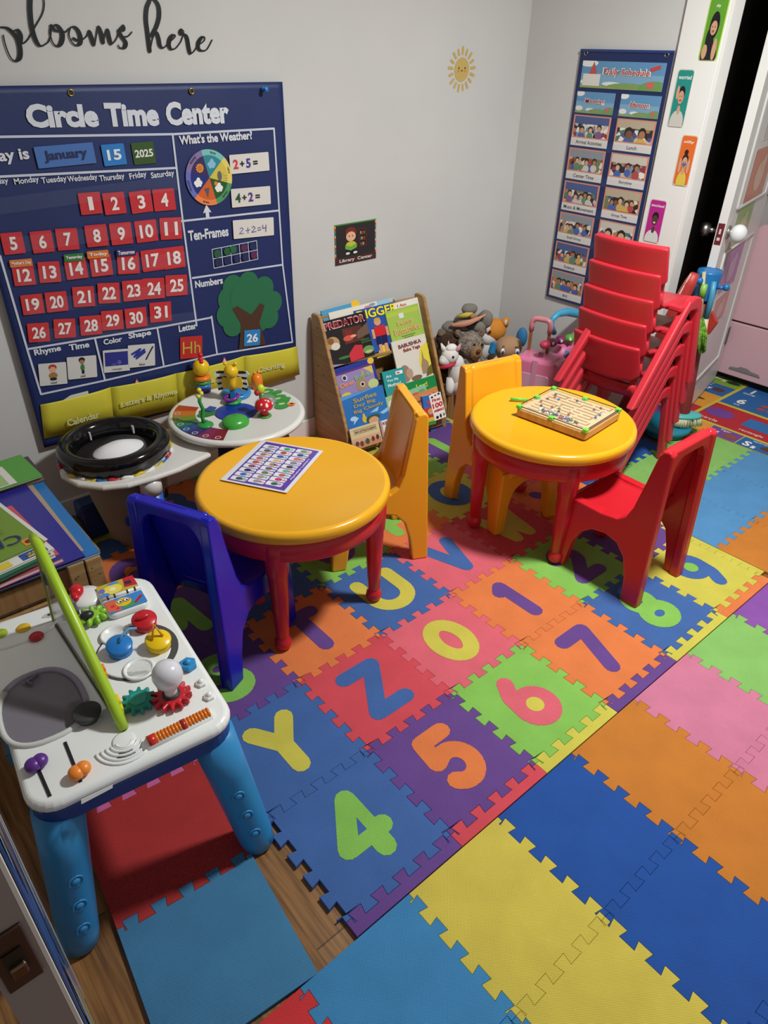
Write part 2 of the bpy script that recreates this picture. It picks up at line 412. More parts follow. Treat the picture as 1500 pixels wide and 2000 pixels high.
# toothed border strips along the near side and the far side of the alphabet mat
def border(u, h, axis):
    ex = edge(5); wd = 0.0378 if axis == 'x' else 0.030
    if axis == 'x':
        p = [(-PT/2, -wd), (PT/2, -wd)]+[((a-.5)*PT, o) for a, o in reversed(ex)]
        o = MB().m(foam(h)).slab(inset(p, 0.0003), FZ+0.0005, 0.0, e=0.0009).build('foam_edge_strip', loc=((u+.5)*PT, 0, 0))
        tag(o, '%s toothed foam edge strip beside the %s tile' % (cn[h], '456789'[u]+' numeral'), 'foam edge strip', 'foam edge strips')
    else:
        p = [(wd, -PT/2), (wd, PT/2)]+[(o, (a-.5)*PT) for a, o in reversed(ex)]
        o = MB().m(foam(h)).slab(inset(p, 0.0003), FZ+0.0005, 0.0, e=0.0009).build('foam_edge_strip', loc=(6*PT, (u+.5)*PT, 0))
        tag(o, '%s toothed foam edge strip on the window side of the %s tile' % (cn[h], '93XRLF'[u]), 'foam edge strip', 'foam edge strips')
for u, h in enumerate([FP, FR, FY, FP, FY, FO]): border(u, h, 'x')
for v, h in enumerate([FY, FY, FO, FY, FY, FY]): border(v, h, 'y')
# large plain mats in front
gx, gy = 0.2880, 0.305
pc = [(SR, 'red'), (SB, 'light blue'), (SY, 'yellow'), (SD, 'royal blue'), (SO, 'orange'), (SK, 'pink'), (SG, 'lime green'), (SP, 'violet')]
for i, (h, nm) in enumerate(pc):
    for r in range(3):
        if i == 0 and r > 1: continue
        cx = -0.145+gx*(i-0.5); cy = -0.0395-gy*(r+0.5)
        tile('foam_mat', cx, cy, 0, tile_outline(gx, gy, i > 0, i < 7, 1, r > 0, 5, 5), h,
             'plain %s foam mat in front, %s' % (nm, ('touching the numbered tiles', 'one step nearer than the numbers', 'nearest row')[r]), 'plain front foam mats', -0.0008)
pr = [('royal blue', SD, 0.755), ('lime green', SG, 0.467), ('sky blue', '#5693c6', 0.179), ('orange', SO, -0.109)]
g2 = 0.288
for j, (nm, h, y0) in enumerate(pr):
    for i in range(3):
        if j == 0 and i == 2: continue
        tile('foam_mat', 1.893+g2*(i+.5), y0+g2/2, 0, tile_outline(g2, g2, i > 0, i < 2, j < 3, j > 0, 5, 5), h,
             'plain %s foam mat right of the alphabet, %s' % (nm, ('next to the yellow edge strips', 'in the middle of its colour band', 'at the alphabet rug')[i]), 'plain right foam mats', -0.0008)
for nm, h, k, nb in (('sky blue', '#427ea8', 0, 'on bare wood in front of the toy table legs'), ('red', '#b23030', 1, 'under the toy activity table'), ('pink', '#d96aa0', 2, 'mostly hidden under the toy activity table')):
    a = math.radians(-6); cx, cy = -0.238-math.sin(a)*0.305*k, 0.127+math.cos(a)*0.305*k
    tile('foam_mat', cx, cy, a, tile_outline(0.305, 0.305, 0, 0, k > 0, k < 2), h, 'plain %s foam mat %s' % (nm, nb), 'foam mats by the toy table', -0.0008)

# ------------------------------------------------------------------ alphabet rug by the toy kitchen
def rug():
    F = frame((2.775, 1.06, -0.006), (0, -1, 0), (1, 0, 0))    # x runs along -y, y along +x
    t = thingF('alphabet_rug', 'colourful alphabet and number rug lying in front of the pink play kitchen', 'rug', F)
    W, H = 1.5, 0.95
    MB().m(M('#c9b63c', 0.95, 'fabric')).slab([(0, 0), (W, 0), (W, H), (0, H)], -0.005, 0.0).build('pile', t)
    c = {'b': '#235f9e', 'o': '#d9942f', 'p': '#71458f', 'r': '#b3202b', 'g': '#86a92f'}
    b = MB(); z = 0.0006
    def cell(k, x0, x1, y0, y1): b.m(M(c[k], 0.95, 'fabric')).poly([(x0, y0), (x1, y0), (x1, y1), (x0, y1)], I4, z)
    xs = [(.2, .335, 'o'), (.34, .495, 'p'), (.5, .66, 'b'), (.665, .82, 'g'), (.825, .98, 'r'), (.985, 1.14, 'o'), (1.145, 1.3, 'p')]
    for x0, x1, k in xs: cell(k, x0, x1, 0.0, 0.105)
    ys = [(0, .105, 'p'), (.125, .262, 'r'), (.267, .46, 'o'), (.465, .62, 'b'), (.625, .775, 'g'), (.78, .93, 'p')]
    for y0, y1, k in ys: cell(k, .01, .19, y0, y1)
    cell('r', .21, 1.48, .125, .375); cell('b', .21, 1.48, .4, .93)
    b.build('cells', t)
    z = 0.0012; cr = M('#e8e4d8', 0.9)
    for s, x, y, h, bo in (('Z', .045, .72, .055, .03), ('z', .085, .69, .03, .03), ('Y', .045, .55, .06, .03), ('y', .085, .525, .04, .03), ('yak', .06, .6, .02, 0), ('6', .29, .49, .07, .03), ('six', .29, .435, .02, 0), ('1', .27, .66, .06, .03), ('one', .27, .61, .02, 0),
                           ('circle', .285, .158, .028, 0), ('rectangle', .5, .16, .03, 0), ('Tiger', .41, .085, .024, 0), ('T t', .37, .05, .03, .02), ('S', .54, .04, .055, .03), ('s', .575, .025, .03, .03), ('squirrel', .58, .09, .02, 0)):
        MB().m(cr).text(s, I4, x, y, h=h, z=z, bold=bo).build('woven_lettering', t)
    MB().m(M('#6d3f92', 0.95, 'fabric')).disc(I4, .285, .262, .075, .055, z).build('woven_circle', t)
    MB().m(M('#2d6aa8', 0.95, 'fabric')).poly([(.42, .21), (.6, .21), (.6, .32), (.42, .32)], I4, z).build('woven_rectangle', t)
    for nm, h, x, y, rx, ry in (('woven_yak', '#5a2f24', .13, .54, .035, .028), ('woven_tiger', '#8a4a24', .45, .045, .035, .02), ('woven_squirrel', '#5a2f24', .63, .05, .03, .022), ('woven_fish', '#3a2f24', .1, .36, .05, .012), ('woven_zebra', '#222222', .14, .69, .04, .02), ('woven_animal', '#3a3f96', .27, .05, .035, .014), ('woven_turtle', '#2a2a66', .235, .14, .02, .014)):
        MB().m(M(h, 0.95)).disc(I4, x, y, rx, ry, z).build(nm, t)
    for i in range(6): MB().m(M('#b0402a', 0.95)).disc(I4, .40+.05*(i % 3), .47+.05*(i//3), .02, .016, z).build('woven_bug', t)
rug()
# ------------------------------------------------------------------ two round tables
YEL = M('#e7a61e', 0.22); RED = M('#c5202e', 0.28)
def table_(loc, label):
    t = thing('play_table', label, 'table', loc, 0, 'round play tables')
    h, r = 0.452, 0.291
    MB().m(YEL, True).lathe([(0, h-.002), (r-.022, h-.002), (r-.018, h+.001), (r-.011, h+.001), (r-.003, h-.004), (r, h-.013), (r, h-.028), (r-.003, h-.034), (r-.012, h-.036), (0, h-.036)][::-1], n=72).build('tabletop', t)
    MB().m(RED, True).lathe([(0.2, h-.036), (r-.014, h-.036), (r-.015, h-.100), (r-.021, h-.106), (r-.04, h-.106), (r-.04, h-.04)][::-1], n=72, cap=False).build('apron', t)
    return t
def legs_(t, angs):
    for a in angs:
        c, s = math.cos(math.radians(a)), math.sin(math.radians(a)); x, y = 0.245*c, 0.245*s
        MB().m(RED).lathe([(.0, .0), (.013, .001), (.023, .009), (.027, .023), (.024, .038), (.019, .047), (.019, .052), (.0205, .055), (.026, .19), (.0295, .285), (.033, .29), (.0365, .36), (.0365, .40)], (x, y, 0), 20).build('leg', t)
t = table_((0.535, 0.934, 0), 'yellow topped round table with red legs holding the picture placemat'); legs_(t, (-137, -43, 47, 137))
t = table_((1.491, 0.715, 0), 'yellow topped round table with red legs holding the wooden maze board'); legs_(t, (-125, -35, 55, 145))

# ------------------------------------------------------------------ one-piece moulded chairs
SIDE = [(0, 0), (.058, 0), (.07, .09), (.09, .16), (.125, .197), (.17, .208), (.22, .198), (.26, .165), (.285, .11), (.3, 0), (.352, 0), (.347, .245), (.338, .268), (.322, .277),
        (.20, .274), (.14, .283), (.115, .303), (.098, .345), (.078, .45), (.062, .545), (.05, .562), (.03, .566), (.018, .555)]
def lean(b):
    for q in b.v: q.x *= 1-0.13*(q.z/.56)
    return b
def molded_chair(loc, ang, h, label):
    m = M(h, 0.25); t = thing('molded_chair', label, 'chair', loc, math.radians(ang-90), 'moulded one-piece chairs')
    for s in (-1, 1):
        b = MB().m(m); Fm = frame((s*.1325, 0, 0), (0, 1, 0), (0, 0, 1)); b.prism(SIDE, Fm, -.017, .017); lean(b).build('side_panel', t, bevel=.006, seg=3)
    # dished seat
    b = MB().m(m, True); n = 12; vs = []; fs = []
    prof = [(.10, .300), (.112, .284), (.135, .277), (.20, .270), (.27, .268), (.32, .273), (.342, .268), (.35, .25), (.349, .235)]
    for i in range(n+1):
        x = -.118+.236*i/n; k = 1-(2*i/n-1)**2
        for y, z in prof: vs.append((x, y-(.012*k if y < .13 else 0), z-.008*k*(1 if .13 < y < .33 else 0)))
    P = len(prof)
    for i in range(n):
        for k in range(P-1): fs.append((i*P+k, i*P+k+1, (i+1)*P+k+1, (i+1)*P+k))
    o = b.add(vs, fs); o = lean(b).build('seat', t)
    k = o.modifiers.new('thickness', 'SOLIDIFY'); k.thickness = .008; k.offset = 1
    # backrest: concave plate with an arched lower edge
    b = MB().m(m, True); vs = []; fs = []; Z = [0, .12, .25, .4, .55, .7, .85, .95, 1]
    for i in range(n+1):
        q = 2*i/n-1; x = .12*q; z0 = .205+.045*(1-q*q)
        for a in Z:
            z = z0+(.562-z0)*a; y = .128-.078*((z-.2)/.362) - .018*(1-q*q)*(1-a)**.5
            vs.append((x, y, z))
    P = len(Z)
    for i in range(n):
        for k in range(P-1): fs.append((i*P+k, (i+1)*P+k, (i+1)*P+k+1, i*P+k+1))
    b.add(vs, fs); o = lean(b).build('backrest', t)
    k = o.modifiers.new('thickness', 'SOLIDIFY'); k.thickness = .012; k.offset = 0
    # rear frame: posts and top rail around the hollow back
    zin = [(-.108, 0)]+[(-.108, .40)]+arc(-.058, .46, .05, .07, 180, 90, 5)+arc(.058, .46, .05, .07, 90, 0, 5)+[(.108, .40), (.108, 0)]
    p = zin+[(.149, 0), (.149, .562), (-.149, .562), (-.149, 0)]
    b = MB().m(m); b.prism(p[::-1], frame((0, .017, 0), (1, 0, 0), (0, 0, 1)), -.016, .016)
    for q in b.v: q.y += .022*(q.z/.56)
    lean(b).build('rear_frame', t, bevel=.006, seg=3)
    # front apron with an arch
    p = [(-.149, 0), (-.105, 0), (-.098, .12)]+arc(0, .15, .09, .06, 180, 0, 12)+[(.098, .12), (.105, 0), (.149, 0), (.149, .262), (-.149, .262)]
    b = MB().m(m).prism(p, frame((0, .337, 0), (1, 0, 0), (0, 0, 1)), -.012, .012); lean(b).build('front_apron', t, bevel=.005, seg=2)
    return t
molded_chair((1.50, 0.18, 0), 90, '#c8202b', 'red moulded chair alone on the right, its back turned to the front')
molded_chair((0.082, 0.845, 0), 24, '#1418a8', 'dark blue moulded chair pulled up to the placemat table')
molded_chair((1.075, 0.955, 0), 155, '#efa01c', 'yellow moulded chair between the two tables, seen from its side')
molded_chair((1.515, 1.075, 0), -101, '#f0a31e', 'yellow moulded chair tucked under the far table before the plush toys')

# ------------------------------------------------------------------ stack of five red school chairs
RS = M('#c92a38', 0.38)
def stack_chair(z, dx, label):
    t = thing('stacking_chair', label, 'chair', (2.085+dx, 0.907, z), -PI/2, 'stacked red chairs')
    # local: y forward, x right
    b = MB().m(RS, True); n = 12; vs = []; fs = []; Z = [0, .1, .3, .5, .7, .9, 1]
    for i in range(n+1):
        q = 2*i/n-1; x = .15*q; zb = .430-.018*(1-abs(q)**3)-(-.02 if abs(q) > .95 else 0)
        for a in Z:
            z_ = zb+(.571-zb)*a; vs.append((x, .024-.022*(1-q*q)-.036*a, z_))
    P = len(Z)
    for i in range(n):
        for k in range(P-1): fs.append((i*P+k, (i+1)*P+k, (i+1)*P+k+1, i*P+k+1))
    b.add(vs, fs); o = b.build('backrest', t); k = o.modifiers.new('thickness', 'SOLIDIFY'); k.thickness = .028; k.offset = 1
    k = o.modifiers.new('soft_edges', 'BEVEL'); k.width = .005; k.segments = 2; k.limit_method = 'ANGLE'
    # seat shell rising into two straps that carry the backrest (a hand hole between them)
    b = MB().m(RS, True); vs = []; fs = []
    prof = [(.006, .395), (.016, .358), (.04, .338), (.09, .333), (.17, .335), (.23, .338), (.255, .333), (.265, .318)]
    for i in range(n+1):
        q = 2*i/n-1
        for y, z_ in prof: vs.append((.15*q, y-.012*(1-q*q)*(1 if y < .05 else 0), z_-.01*(1-q*q)*(1 if y > .03 else 0)))
    P = len(prof)
    for i in range(n):
        for k in range(P-1): fs.append((i*P+k, i*P+k+1, (i+1)*P+k+1, (i+1)*P+k))
    b.add(vs, fs); o = b.build('seat', t); k = o.modifiers.new('thickness', 'SOLIDIFY'); k.thickness = .014; k.offset = -1
    for s in (-1, 1):
        MB().m(RS, True).tube([(s*.128, .020, .440), (s*.129, .022, .41), (s*.130, .026, .37), (s*.130, .045, .338)], .015, 8, flat=1.2).build('back_strap', t)
        b = MB().m(RS)
        pr = [(-.165, .0), (-.125, .0), (.135, .322), (.177, .322), (.190, .31), (.247, .0), (.285, .0), (.220, .345), (.202, .366), (.162, .372), (.127, .36)]
        b.prism(pr, frame((.194 if s > 0 else -.120, 0, 0), (0, 1, 0), (0, 0, 1)), -.017, .017)
        for q in b.v: q.x += s*.018*(1-q.z/.37)
        b.build('leg_frame', t, bevel=.008, seg=3)
        MB().m(RS).box((s*.165 if s > 0 else -.14, .14, .335), (.07 if s > 0 else .03, .12, .022)).build('side_bracket', t, bevel=.006)
    return t
s0 = stack_chair(0, 0, 'red stacking chair at the bottom of the stack, standing on the green mat')
for i, lb in ((1, 'red stacking chair, second from the bottom of the stack'), (2, 'red stacking chair in the middle of the stack of five'),
              (3, 'red stacking chair, second from the top of the stack'), (4, 'red stacking chair at the very top of the stack, its seat open')):
    dup(s0, (2.085-.009*i, 0.907-.011*i, .098*i), -PI/2, lb)

# ------------------------------------------------------------------ things on the tables
def placemat():
    A, B, Cc = on_z(430, 937, .4545), on_z(517, 860, .4545), on_z(560, 963, .4545)
    F = frame(A, Cc-A, B-A); w_, h_ = (Cc-A).length, (B-A).length
    t = thingF('placemat', 'laminated purple alphabet picture placemat on the left yellow table', 'placemat', F)
    MB().m(M('#d9d5dc', 0.12)).slab(rrect(w_/2, h_/2, .004, 2), -.0008, .0004, (w_/2, h_/2, 0)).build('laminate', t)
    MB().m(M('#5a3a9c', 0.12)).poly([(.018, .008), (w_-.012, .008), (w_-.012, h_-.008), (.018, h_-.008)], I4, .0008).build('printed_ground', t)
    pics = ['#3f4a50', '#2f62b8', '#1d2450', '#9a4a58', '#b34a3a', '#c8564a', '#a07060', '#5a4a40', '#8a8a90', '#8d8f95', '#a88a68', '#5d7a58', '#6b5a52', '#a87a58', '#d9b06a', '#2b5f9c', '#b33a3a', '#3a9a50',
            '#2f5a3a', '#c8305a', '#b0604a', '#6fa08a', '#3a3a3a', '#8a7a8a', '#c8704a', '#2f3f8a', '#5aa04a']
    b = MB(); tx = ['Zz', 'Yy', 'Xx', 'Ww', 'Vv', 'Uu', 'Tt', 'Ss', 'Qq', 'Rr', 'Pp', 'Oo', 'Nn', 'Mm', 'Ll', 'Kk', 'Jj', 'Ii', 'Ff', 'Hh', 'Gg', 'Ee', 'Dd', 'Cc', 'Bb', 'Aa', 'Zz']
    # three columns (along x) of nine cells (along y)
    cw = (w_-.05)/3; ch = (h_-.03)/9.2
    for i in range(3):
        for j in range(9):
            cx = .022+cw*(i+.5); cy = .012+ch*(j+.5)+(0 if i == 0 else .004*i); k = i*9+j
            b.m(M('#dcdade', 0.12)).slab(rrect(cw*.46, ch*.42, .004, 2), .0, .0012, (cx, cy, 0))
            b.m(M(pics[k], 0.3)).disc(I4, cx, cy, ch*.42, ch*.32, .0016, 9)
            b.m(M(['#2a8a6a', '#d07040', '#3a58b0', '#8a3aa0', '#c83a50'][k % 5], 0.3)).text(tx[k][:2], frame((cx+cw*.30, cy, 0), (1, 0, 0), (0, 1, 0)), 0, 0, h=ch*.42, z=.0016, bold=.02)
    b.m(M('#d8ccf0', 0.3)).text('Alphabet Letters', frame((w_-.02, h_*.5, 0), (0, 1, 0), (-1, 0, 0)), 0, 0, h=.009, w=h_*.5, z=.0016, bold=.02)
    b.build('picture_cells', t)
placemat()
def maze():
    zt = .482
    A, B, D = on_z(1008, 797, zt), on_z(1095, 765, zt), on_z(1145, 847, zt)
    F = frame(A, D-A, B-A); w_, h_ = (D-A).length, (B-A).length
    F = F @ Matrix.Translation((w_/2, h_/2, 0))
    t = thingF('maze_board', 'wooden magnetic bead maze board on the right yellow table', 'board game', F)
    wd = M('#cda066', 0.5, 'wood', seed=60)
    MB().m(wd).slab(rrect(w_/2, h_/2, .012, 4), -.028, 0, e=.003).build('wooden_base', t)
    b = MB().m(M('#d9b98c', 0.35)).slab(rrect(w_/2-.008, h_/2-.008, .008, 3), 0, .0012).build('maze_panel', t)
    b = MB().m(M('#9b7448', 0.5)); random.seed(3)
    for i in range(9):
        y = -h_/2+.03+i*(h_-.06)/8; x0 = -w_/2+.03
        while x0 < w_/2-.05:
            l = random.uniform(.03, .08); x1 = min(x0+l, w_/2-.03); b.stroke([(x0, y), (x1, y)]+([(x1, y+.02)] if random.random() < .5 else []), .0028, I4, .0016, 6); x0 = x1+.014
    b.build('maze_grooves', t)
    b = MB()
    cols = ['#7a2f4a', '#3f62b5', '#2c2c34', '#b33a3a', '#e6e0da', '#4b3a70', '#4a7a3a']
    for i in range(64):
        q = random.random()
        x = random.uniform(-.07, .08) if q < .7 else random.uniform(-w_/2+.03, w_/2-.03)
        y = (-h_/2+.035+random.uniform(0, .018)) if q < .55 else random.uniform(-h_/2+.03, h_/2-.03)
        b.m(M(random.choice(cols), .3), True).ball((x, y, .004), .005, 8, 6)
    b.build('beads', t)['kind'] = 'stuff'
    MB().m(M('#cfe0dc', 0.05, 'film')).slab(rrect(w_/2-.004, h_/2-.004, .008, 3), .0085, .010).build('clear_cover', t)
    b = MB().m(M('#20262a', .4)); b.tube([(x, y, .0095) for x, y in rrect(w_/2-.005, h_/2-.005, .01, 3)], .0018, 6, closed=True).build('rim', t)
    for x, y in ((-1, -1), (1, -1), (-1, 1), (1, 1), (0, -1), (0, 1), (-1, 0)):
        MB().m(M('#6fd24a', .35)).slab(rrect(.009, .009, .003, 2), .0, .0125, (x*(w_/2-.008), y*(h_/2-.008), 0), e=.001).build('green_clip', t)
    a = on_z(997, 779, .460); c = on_z(1030, 781, .460); e_ = on_z(1055, 778, .487)
    t2 = thing('magnet_pen', 'thin green magnet pen lying beside the maze board', 'pen', a)
    MB().m(M('#6fd24a', .3)).cyl((0, 0, 0), c-a, .0055, .0045, 12).build('barrel', t2)
    MB().m(M('#4b8f4a', .4)).tube([c-a, (c-a)*.6+(e_-a)*.4+Vector((0, 0, -.004)), e_-a], .0014, 6).build('cord', t2)
maze()
# ------------------------------------------------------------------ activity table with gears in the left foreground
TZ = 0.425
def toy_table():
    F = Matrix.Translation((-0.212, 0.575, 0)) @ Matrix.Rotation(math.radians(-6.5), 4, 'Z'); Fi = F.inverted()
    t = thing('activity_table', 'white topped toy activity table with gears and thick light blue legs in the left foreground', 'toy table', F.translation, math.radians(-6.5))
    WT = M('#e8e9e6', 0.28); NB = M('#1d3f86', 0.35); LB = M('#2f86bf', 0.38); LG = M('#a6c829', 0.35)
    def L(px, py, z=TZ): return Fi @ on_z(px, py, z)
    X, Y = 0.195, 0.282
    b = MB().m(WT)
    b.slab(rrect(X, Y, .055, 6), TZ-.028, TZ, e=.008).build('top_tray', t, bevel=.004)
    MB().m(NB).slab(rrect(X-.004, Y-.004, .053, 6), TZ-.068, TZ-.026, e=.006).build('skirt', t, bevel=.003)
    # legs, splayed, with three dimples each on the front pair
    for sx, sy in ((-1, -1), (1, -1), (-1, 1), (1, 1)):
        a = Vector((sx*.150, sy*.235, TZ-.06)); e = Vector((sx*.205 if sx > 0 else sx*.198, sy*.272, FZ))
        lg = MB().m(LB).tube([a, a.lerp(e, .3), a.lerp(e, .9), a.lerp(e, .985), e], [.046, .044, .040, .038, .030], 22).build('leg', t)
        if sy < 0:
            ax = (e-a).normalized(); n = Vector((-.12*sx, -1, 0)); n = (n-ax*n.dot(ax)).normalized()
            for k in (.42, .6, .78):
                c = a.lerp(e, k)+n*(.0448-.0065*k); R = n.to_track_quat('Z', 'Y').to_matrix()
                d = MB().m(LB).lathe([(.0150, -.004), (.0145, .0022), (.0122, .0026), (.0116, .0002), (.0086, .0002), (.0080, .003), (.005, .0048), (0, .0052)], c, 16, R).build('stud', lg)
    # flip panel standing in the slot: green frame, smoky clear sheet
    p0 = L(242, 1424); p1 = L(106, 1214); W0 = F @ p0; W1 = F @ p1; top = Fi @ on_p(64, 1046, W0, Vector((W1.y-W0.y, W0.x-W1.x, 0)).normalized())
    MB().m(M('#3b3f1c', .5)).box(((p0.x+p1.x)/2, (p0.y+p1.y)/2, TZ+.001), (.008, (p1-p0).length+.01, .003), Matrix.Rotation(math.atan2(-(p1.x-p0.x), p1.y-p0.y), 3, 'Z')).build('slot', t)
    mid = p0.lerp(top, .5)+Vector((0, 0, .012))
    fr = MB().m(LG); fr.tube([p0+Vector((0, -.0, 0)), p0.lerp(top, .06)+Vector((0, 0, .012)), mid, p0.lerp(top, .94)+Vector((0, 0, .008)), top+Vector((0, .006, -.008)), top.lerp(p1, .1)], [.010, .011, .0115, .011, .009, .006], 12)
    fp = fr.build('flip_panel_frame', t)
    MB().m(M('#8f9428', .45)).tube([top.lerp(p1, .08), p1.lerp(p0, 0.0), p1.lerp(p0, .5), p0], [.004, .004, .003, .003], 8).build('panel_edge', fp)
    sh = [p0, mid, top, p1]; nx = Vector((.0015, 0, 0))
    b = MB().m(M('#8b8990', .15, 'ghost')); b.add([q-nx for q in sh]+[q+nx for q in sh], [(3, 2, 1, 0), (4, 5, 6, 7), (0, 1, 5, 4), (1, 2, 6, 5), (2, 3, 7, 6), (3, 0, 4, 7)]); b.build('panel_sheet', fp)
    MB().m(M('#4a4a4e', .4)).box(top.lerp(p1, .42)+Vector((.004, -.01, 0)), (.012, .03, .03)).build('panel_hinge', fp, bevel=.003)
    for (px, py, k, h, r) in ((207, 1308, .30, '#f08a2a', .014), (228, 1372, .14, '#f2cf22', .019)):
        c = p0.lerp(mid, k*2)+Vector((.012, 0, -.02)); R = Matrix.Rotation(PI/2, 3, 'Y')
        g = MB().m(M(h, .35)); pts = [(r*(1+.16*math.cos(7*a_)) * math.cos(a_), r*(1+.16*math.cos(7*a_))*math.sin(a_)) for a_ in [2*PI*i/42 for i in range(42)]]
        g.slab(pts, -.005, .005, c, R, .0015).build('panel_gear', fp)
    # left half: drawing pad, buttons, knob, sliders
    c = L(82, 1378); sx_ = .078; sy_ = .098
    pts = [(c.x+sx_*math.copysign(abs(math.cos(a))**.8, math.cos(a))*(1-.1*math.sin(a)), c.y+sy_*math.copysign(abs(math.sin(a))**.8, math.sin(a))) for a in [2*PI*i/40 for i in range(40)]]
    pad = MB().m(M('#77727b', .6)).slab(pts, TZ-.001, TZ+.0012).build('drawing_pad', t)
    MB().m(M('#938c9c', .45)).tube([(x, y, TZ+.002) for x, y in pts[36:]+pts[:16]], .0065, 8).build('pad_rim', pad)
    MB().m(M('#cfcfcb', .4)).tube([(x, y, TZ+.001) for x, y in pts[15:37]], .006, 8).build('pad_rim', pad)
    q = L(68, 1328); MB().m(M('#6c6872', .4)).box(q+Vector((0, 0, .006)), (.022, .004, .012), Matrix.Rotation(.5, 3, 'Z')).box(q+Vector((-.012, -.01, .006)), (.004, .02, .01), Matrix.Rotation(.5, 3, 'Z')).build('pad_clip', pad, bevel=.001)
    bp = L(35, 1240); MB().m(WT).slab([(bp.x+.085*math.cos(2*PI*i/28), bp.y+.036*math.sin(2*PI*i/28)) for i in range(28)], TZ-.002, TZ+.004, e=.003).build('button_plate', t)
    for px, py, h in ((2, 1241, '#9fb82c'), (47, 1230, '#e0b52c'), (72, 1246, '#b81f2a')):
        MB().m(M(h, .35)).lathe([(.0155, 0), (.0155, .003), (.013, .0055), (0, .006)], L(px, py)+Vector((0, 0, .003)), 20).build('button', t)
    c = L(173, 1402); MB().m(M('#3a3c3d', .55)).lathe([(.021, 0), (.027, .014), (.0275, .018), (.025, .02), (.0, .017)], c, 28).build('cup_knob', t)
    for (a, e, k, h, r) in ((L(66, 1482), L(98, 1556), L(73, 1500), '#5b2a86', .015), (L(127, 1450), L(158, 1528), L(157, 1515), '#f0882a', .015)):
        an = math.atan2(e.y-a.y, e.x-a.x); m_ = (a+e)/2
        MB().m(M('#1c1b1c', .5)).box((m_.x, m_.y, TZ+.0006), ((e-a).length, .006, .002), Matrix.Rotation(an, 3, 'Z')).build('slider_slot', t)
        MB().m(M(h, .35), True).ball(k+Vector((-.005, 0, .012)), (r*.98, r*1.05, .012)).ball(k+Vector((.008, .003, .012)), (r*.95, r, .012)).build('slider_knob', t)
    a, e = L(2, 1440), L(14, 1478); MB().m(M('#242324', .5)).box(((a.x+e.x)/2, (a.y+e.y)/2, TZ+.0006), (.006, .05, .002)).build('slider_slot', t)
    c = L(242, 1447); b = MB().m(WT, True); dk = MB().m(M('#2a2a2a', .6))
    for k in range(5):
        r = .016+.0095*k; b.tube([(c.x+r*math.cos(math.radians(a))*1.0, c.y-.0+r*math.sin(math.radians(a)), TZ+.001) for a in range(185, 336, 12)], .0028, 6)
    b.lathe([(.022, 0), (.022, .0012), (.018, .002), (0, .002)], c, 24); b.build('speaker_ridges', t)
    for k in (1, 2, 3):
        r = .0112+.0095*k; dk.tube([(c.x+r*math.cos(math.radians(a)), c.y+r*math.sin(math.radians(a)), TZ+.0003) for a in range(235, 286, 10)], .0012, 6)
    dk.build('speaker_slots', t)
    # right half: roller, bulb on red gear, teal gear, nuts
    a, e = L(290, 1455), L(410, 1396); d = (e-a).normalized()
    MB().m(WT, True).tube([a-d*.012, a, e, e+d*.006], [.006, .0145, .0145, .008], 12).build('roller_bed', t)
    rl = MB().m(M('#e07a1e', .25), True); n = 19
    for i in range(n): rl.tube([a.lerp(e, (i+.06)/n)+Vector((0, 0, .006)), a.lerp(e, (i+.3)/n)+Vector((0, 0, .006)), a.lerp(e, (i+.7)/n)+Vector((0, 0, .006)), a.lerp(e, (i+.96)/n)+Vector((0, 0, .006))], [.0105, .0125, .0125, .0105], 12)
    ro = rl.build('ridged_roller', t)
    MB().m(M('#c8281e', .25), True).tube([a+Vector((0, 0, .006)), a.lerp(e, .12)+Vector((0, 0, .006))], .0128, 12).build('red_band', ro)
    MB().m(M('#a8241e', .25), True).tube([a.lerp(e, .53)+Vector((0, 0, .006)), a.lerp(e, .6)+Vector((0, 0, .006))], .0128, 12).build('red_band', ro)
    def gear(c, r, n, h, hgt, name, depth=.28):
        pts = []
        for i in range(n*4):
            a_ = 2*PI*i/(n*4); rr = r if (i % 4) in (0, 1) else r*(1-depth); pts.append((c.x+rr*math.cos(a_), c.y+rr*math.sin(a_)))
        return MB().m(M(h, .35)).slab(pts, TZ+.002, TZ+.002+hgt, e=.0015).build(name, t, bevel=.0012)
    c = L(272, 1375); g = gear(c, .034, 11, '#16877e', .014, 'teal_gear'); MB().m(M('#2aa093', .35)).slab([(c.x+.019*math.cos(PI/3*i), c.y+.019*math.sin(PI/3*i)) for i in range(6)], TZ+.016, TZ+.018, e=.001).build('gear_face', g)
    c = L(337, 1366); g = gear(c, .040, 13, '#c41f2c', .014, 'red_gear', .32)
    MB().m(M('#2c2c2e', .5)).lathe([(.018, 0), (.018, .004)], c+Vector((0, 0, .015)), 20).build('gear_ring', g)
    MB().m(M('#d9d6dc', .22), True).lathe([(.0125, 0), (.013, .008), (.0125, .014), (.017, .022), (.026, .034), (.0305, .05), (.029, .064), (.021, .076), (.009, .081), (0, .0815)], c+Vector((0, 0, .018)), 28).build('light_bulb', t)
    for px, py in ((393, 1336), (409, 1362)):
        c = L(px, py); b = MB().m(WT); b.slab([(c.x+.012*math.cos(PI/3*i), c.y+.012*math.sin(PI/3*i)) for i in range(6)], TZ, TZ+.007, e=.0015); b.m(WT, True).ball(c+Vector((0, 0, .007)), .0068, 12, 8).build('hex_nut', t)
    c = L(368, 1303); b = MB().m(M('#2b8cc8', .35)); b.slab([(c.x+.019*math.cos(PI/3*i+.3), c.y+.019*math.sin(PI/3*i+.3)) for i in range(6)], TZ, TZ+.014, e=.002); b.m(M('#2b8cc8', .35), True).ball(c+Vector((0, 0, .013)), .009, 12, 8).build('blue_hex_nut', t)
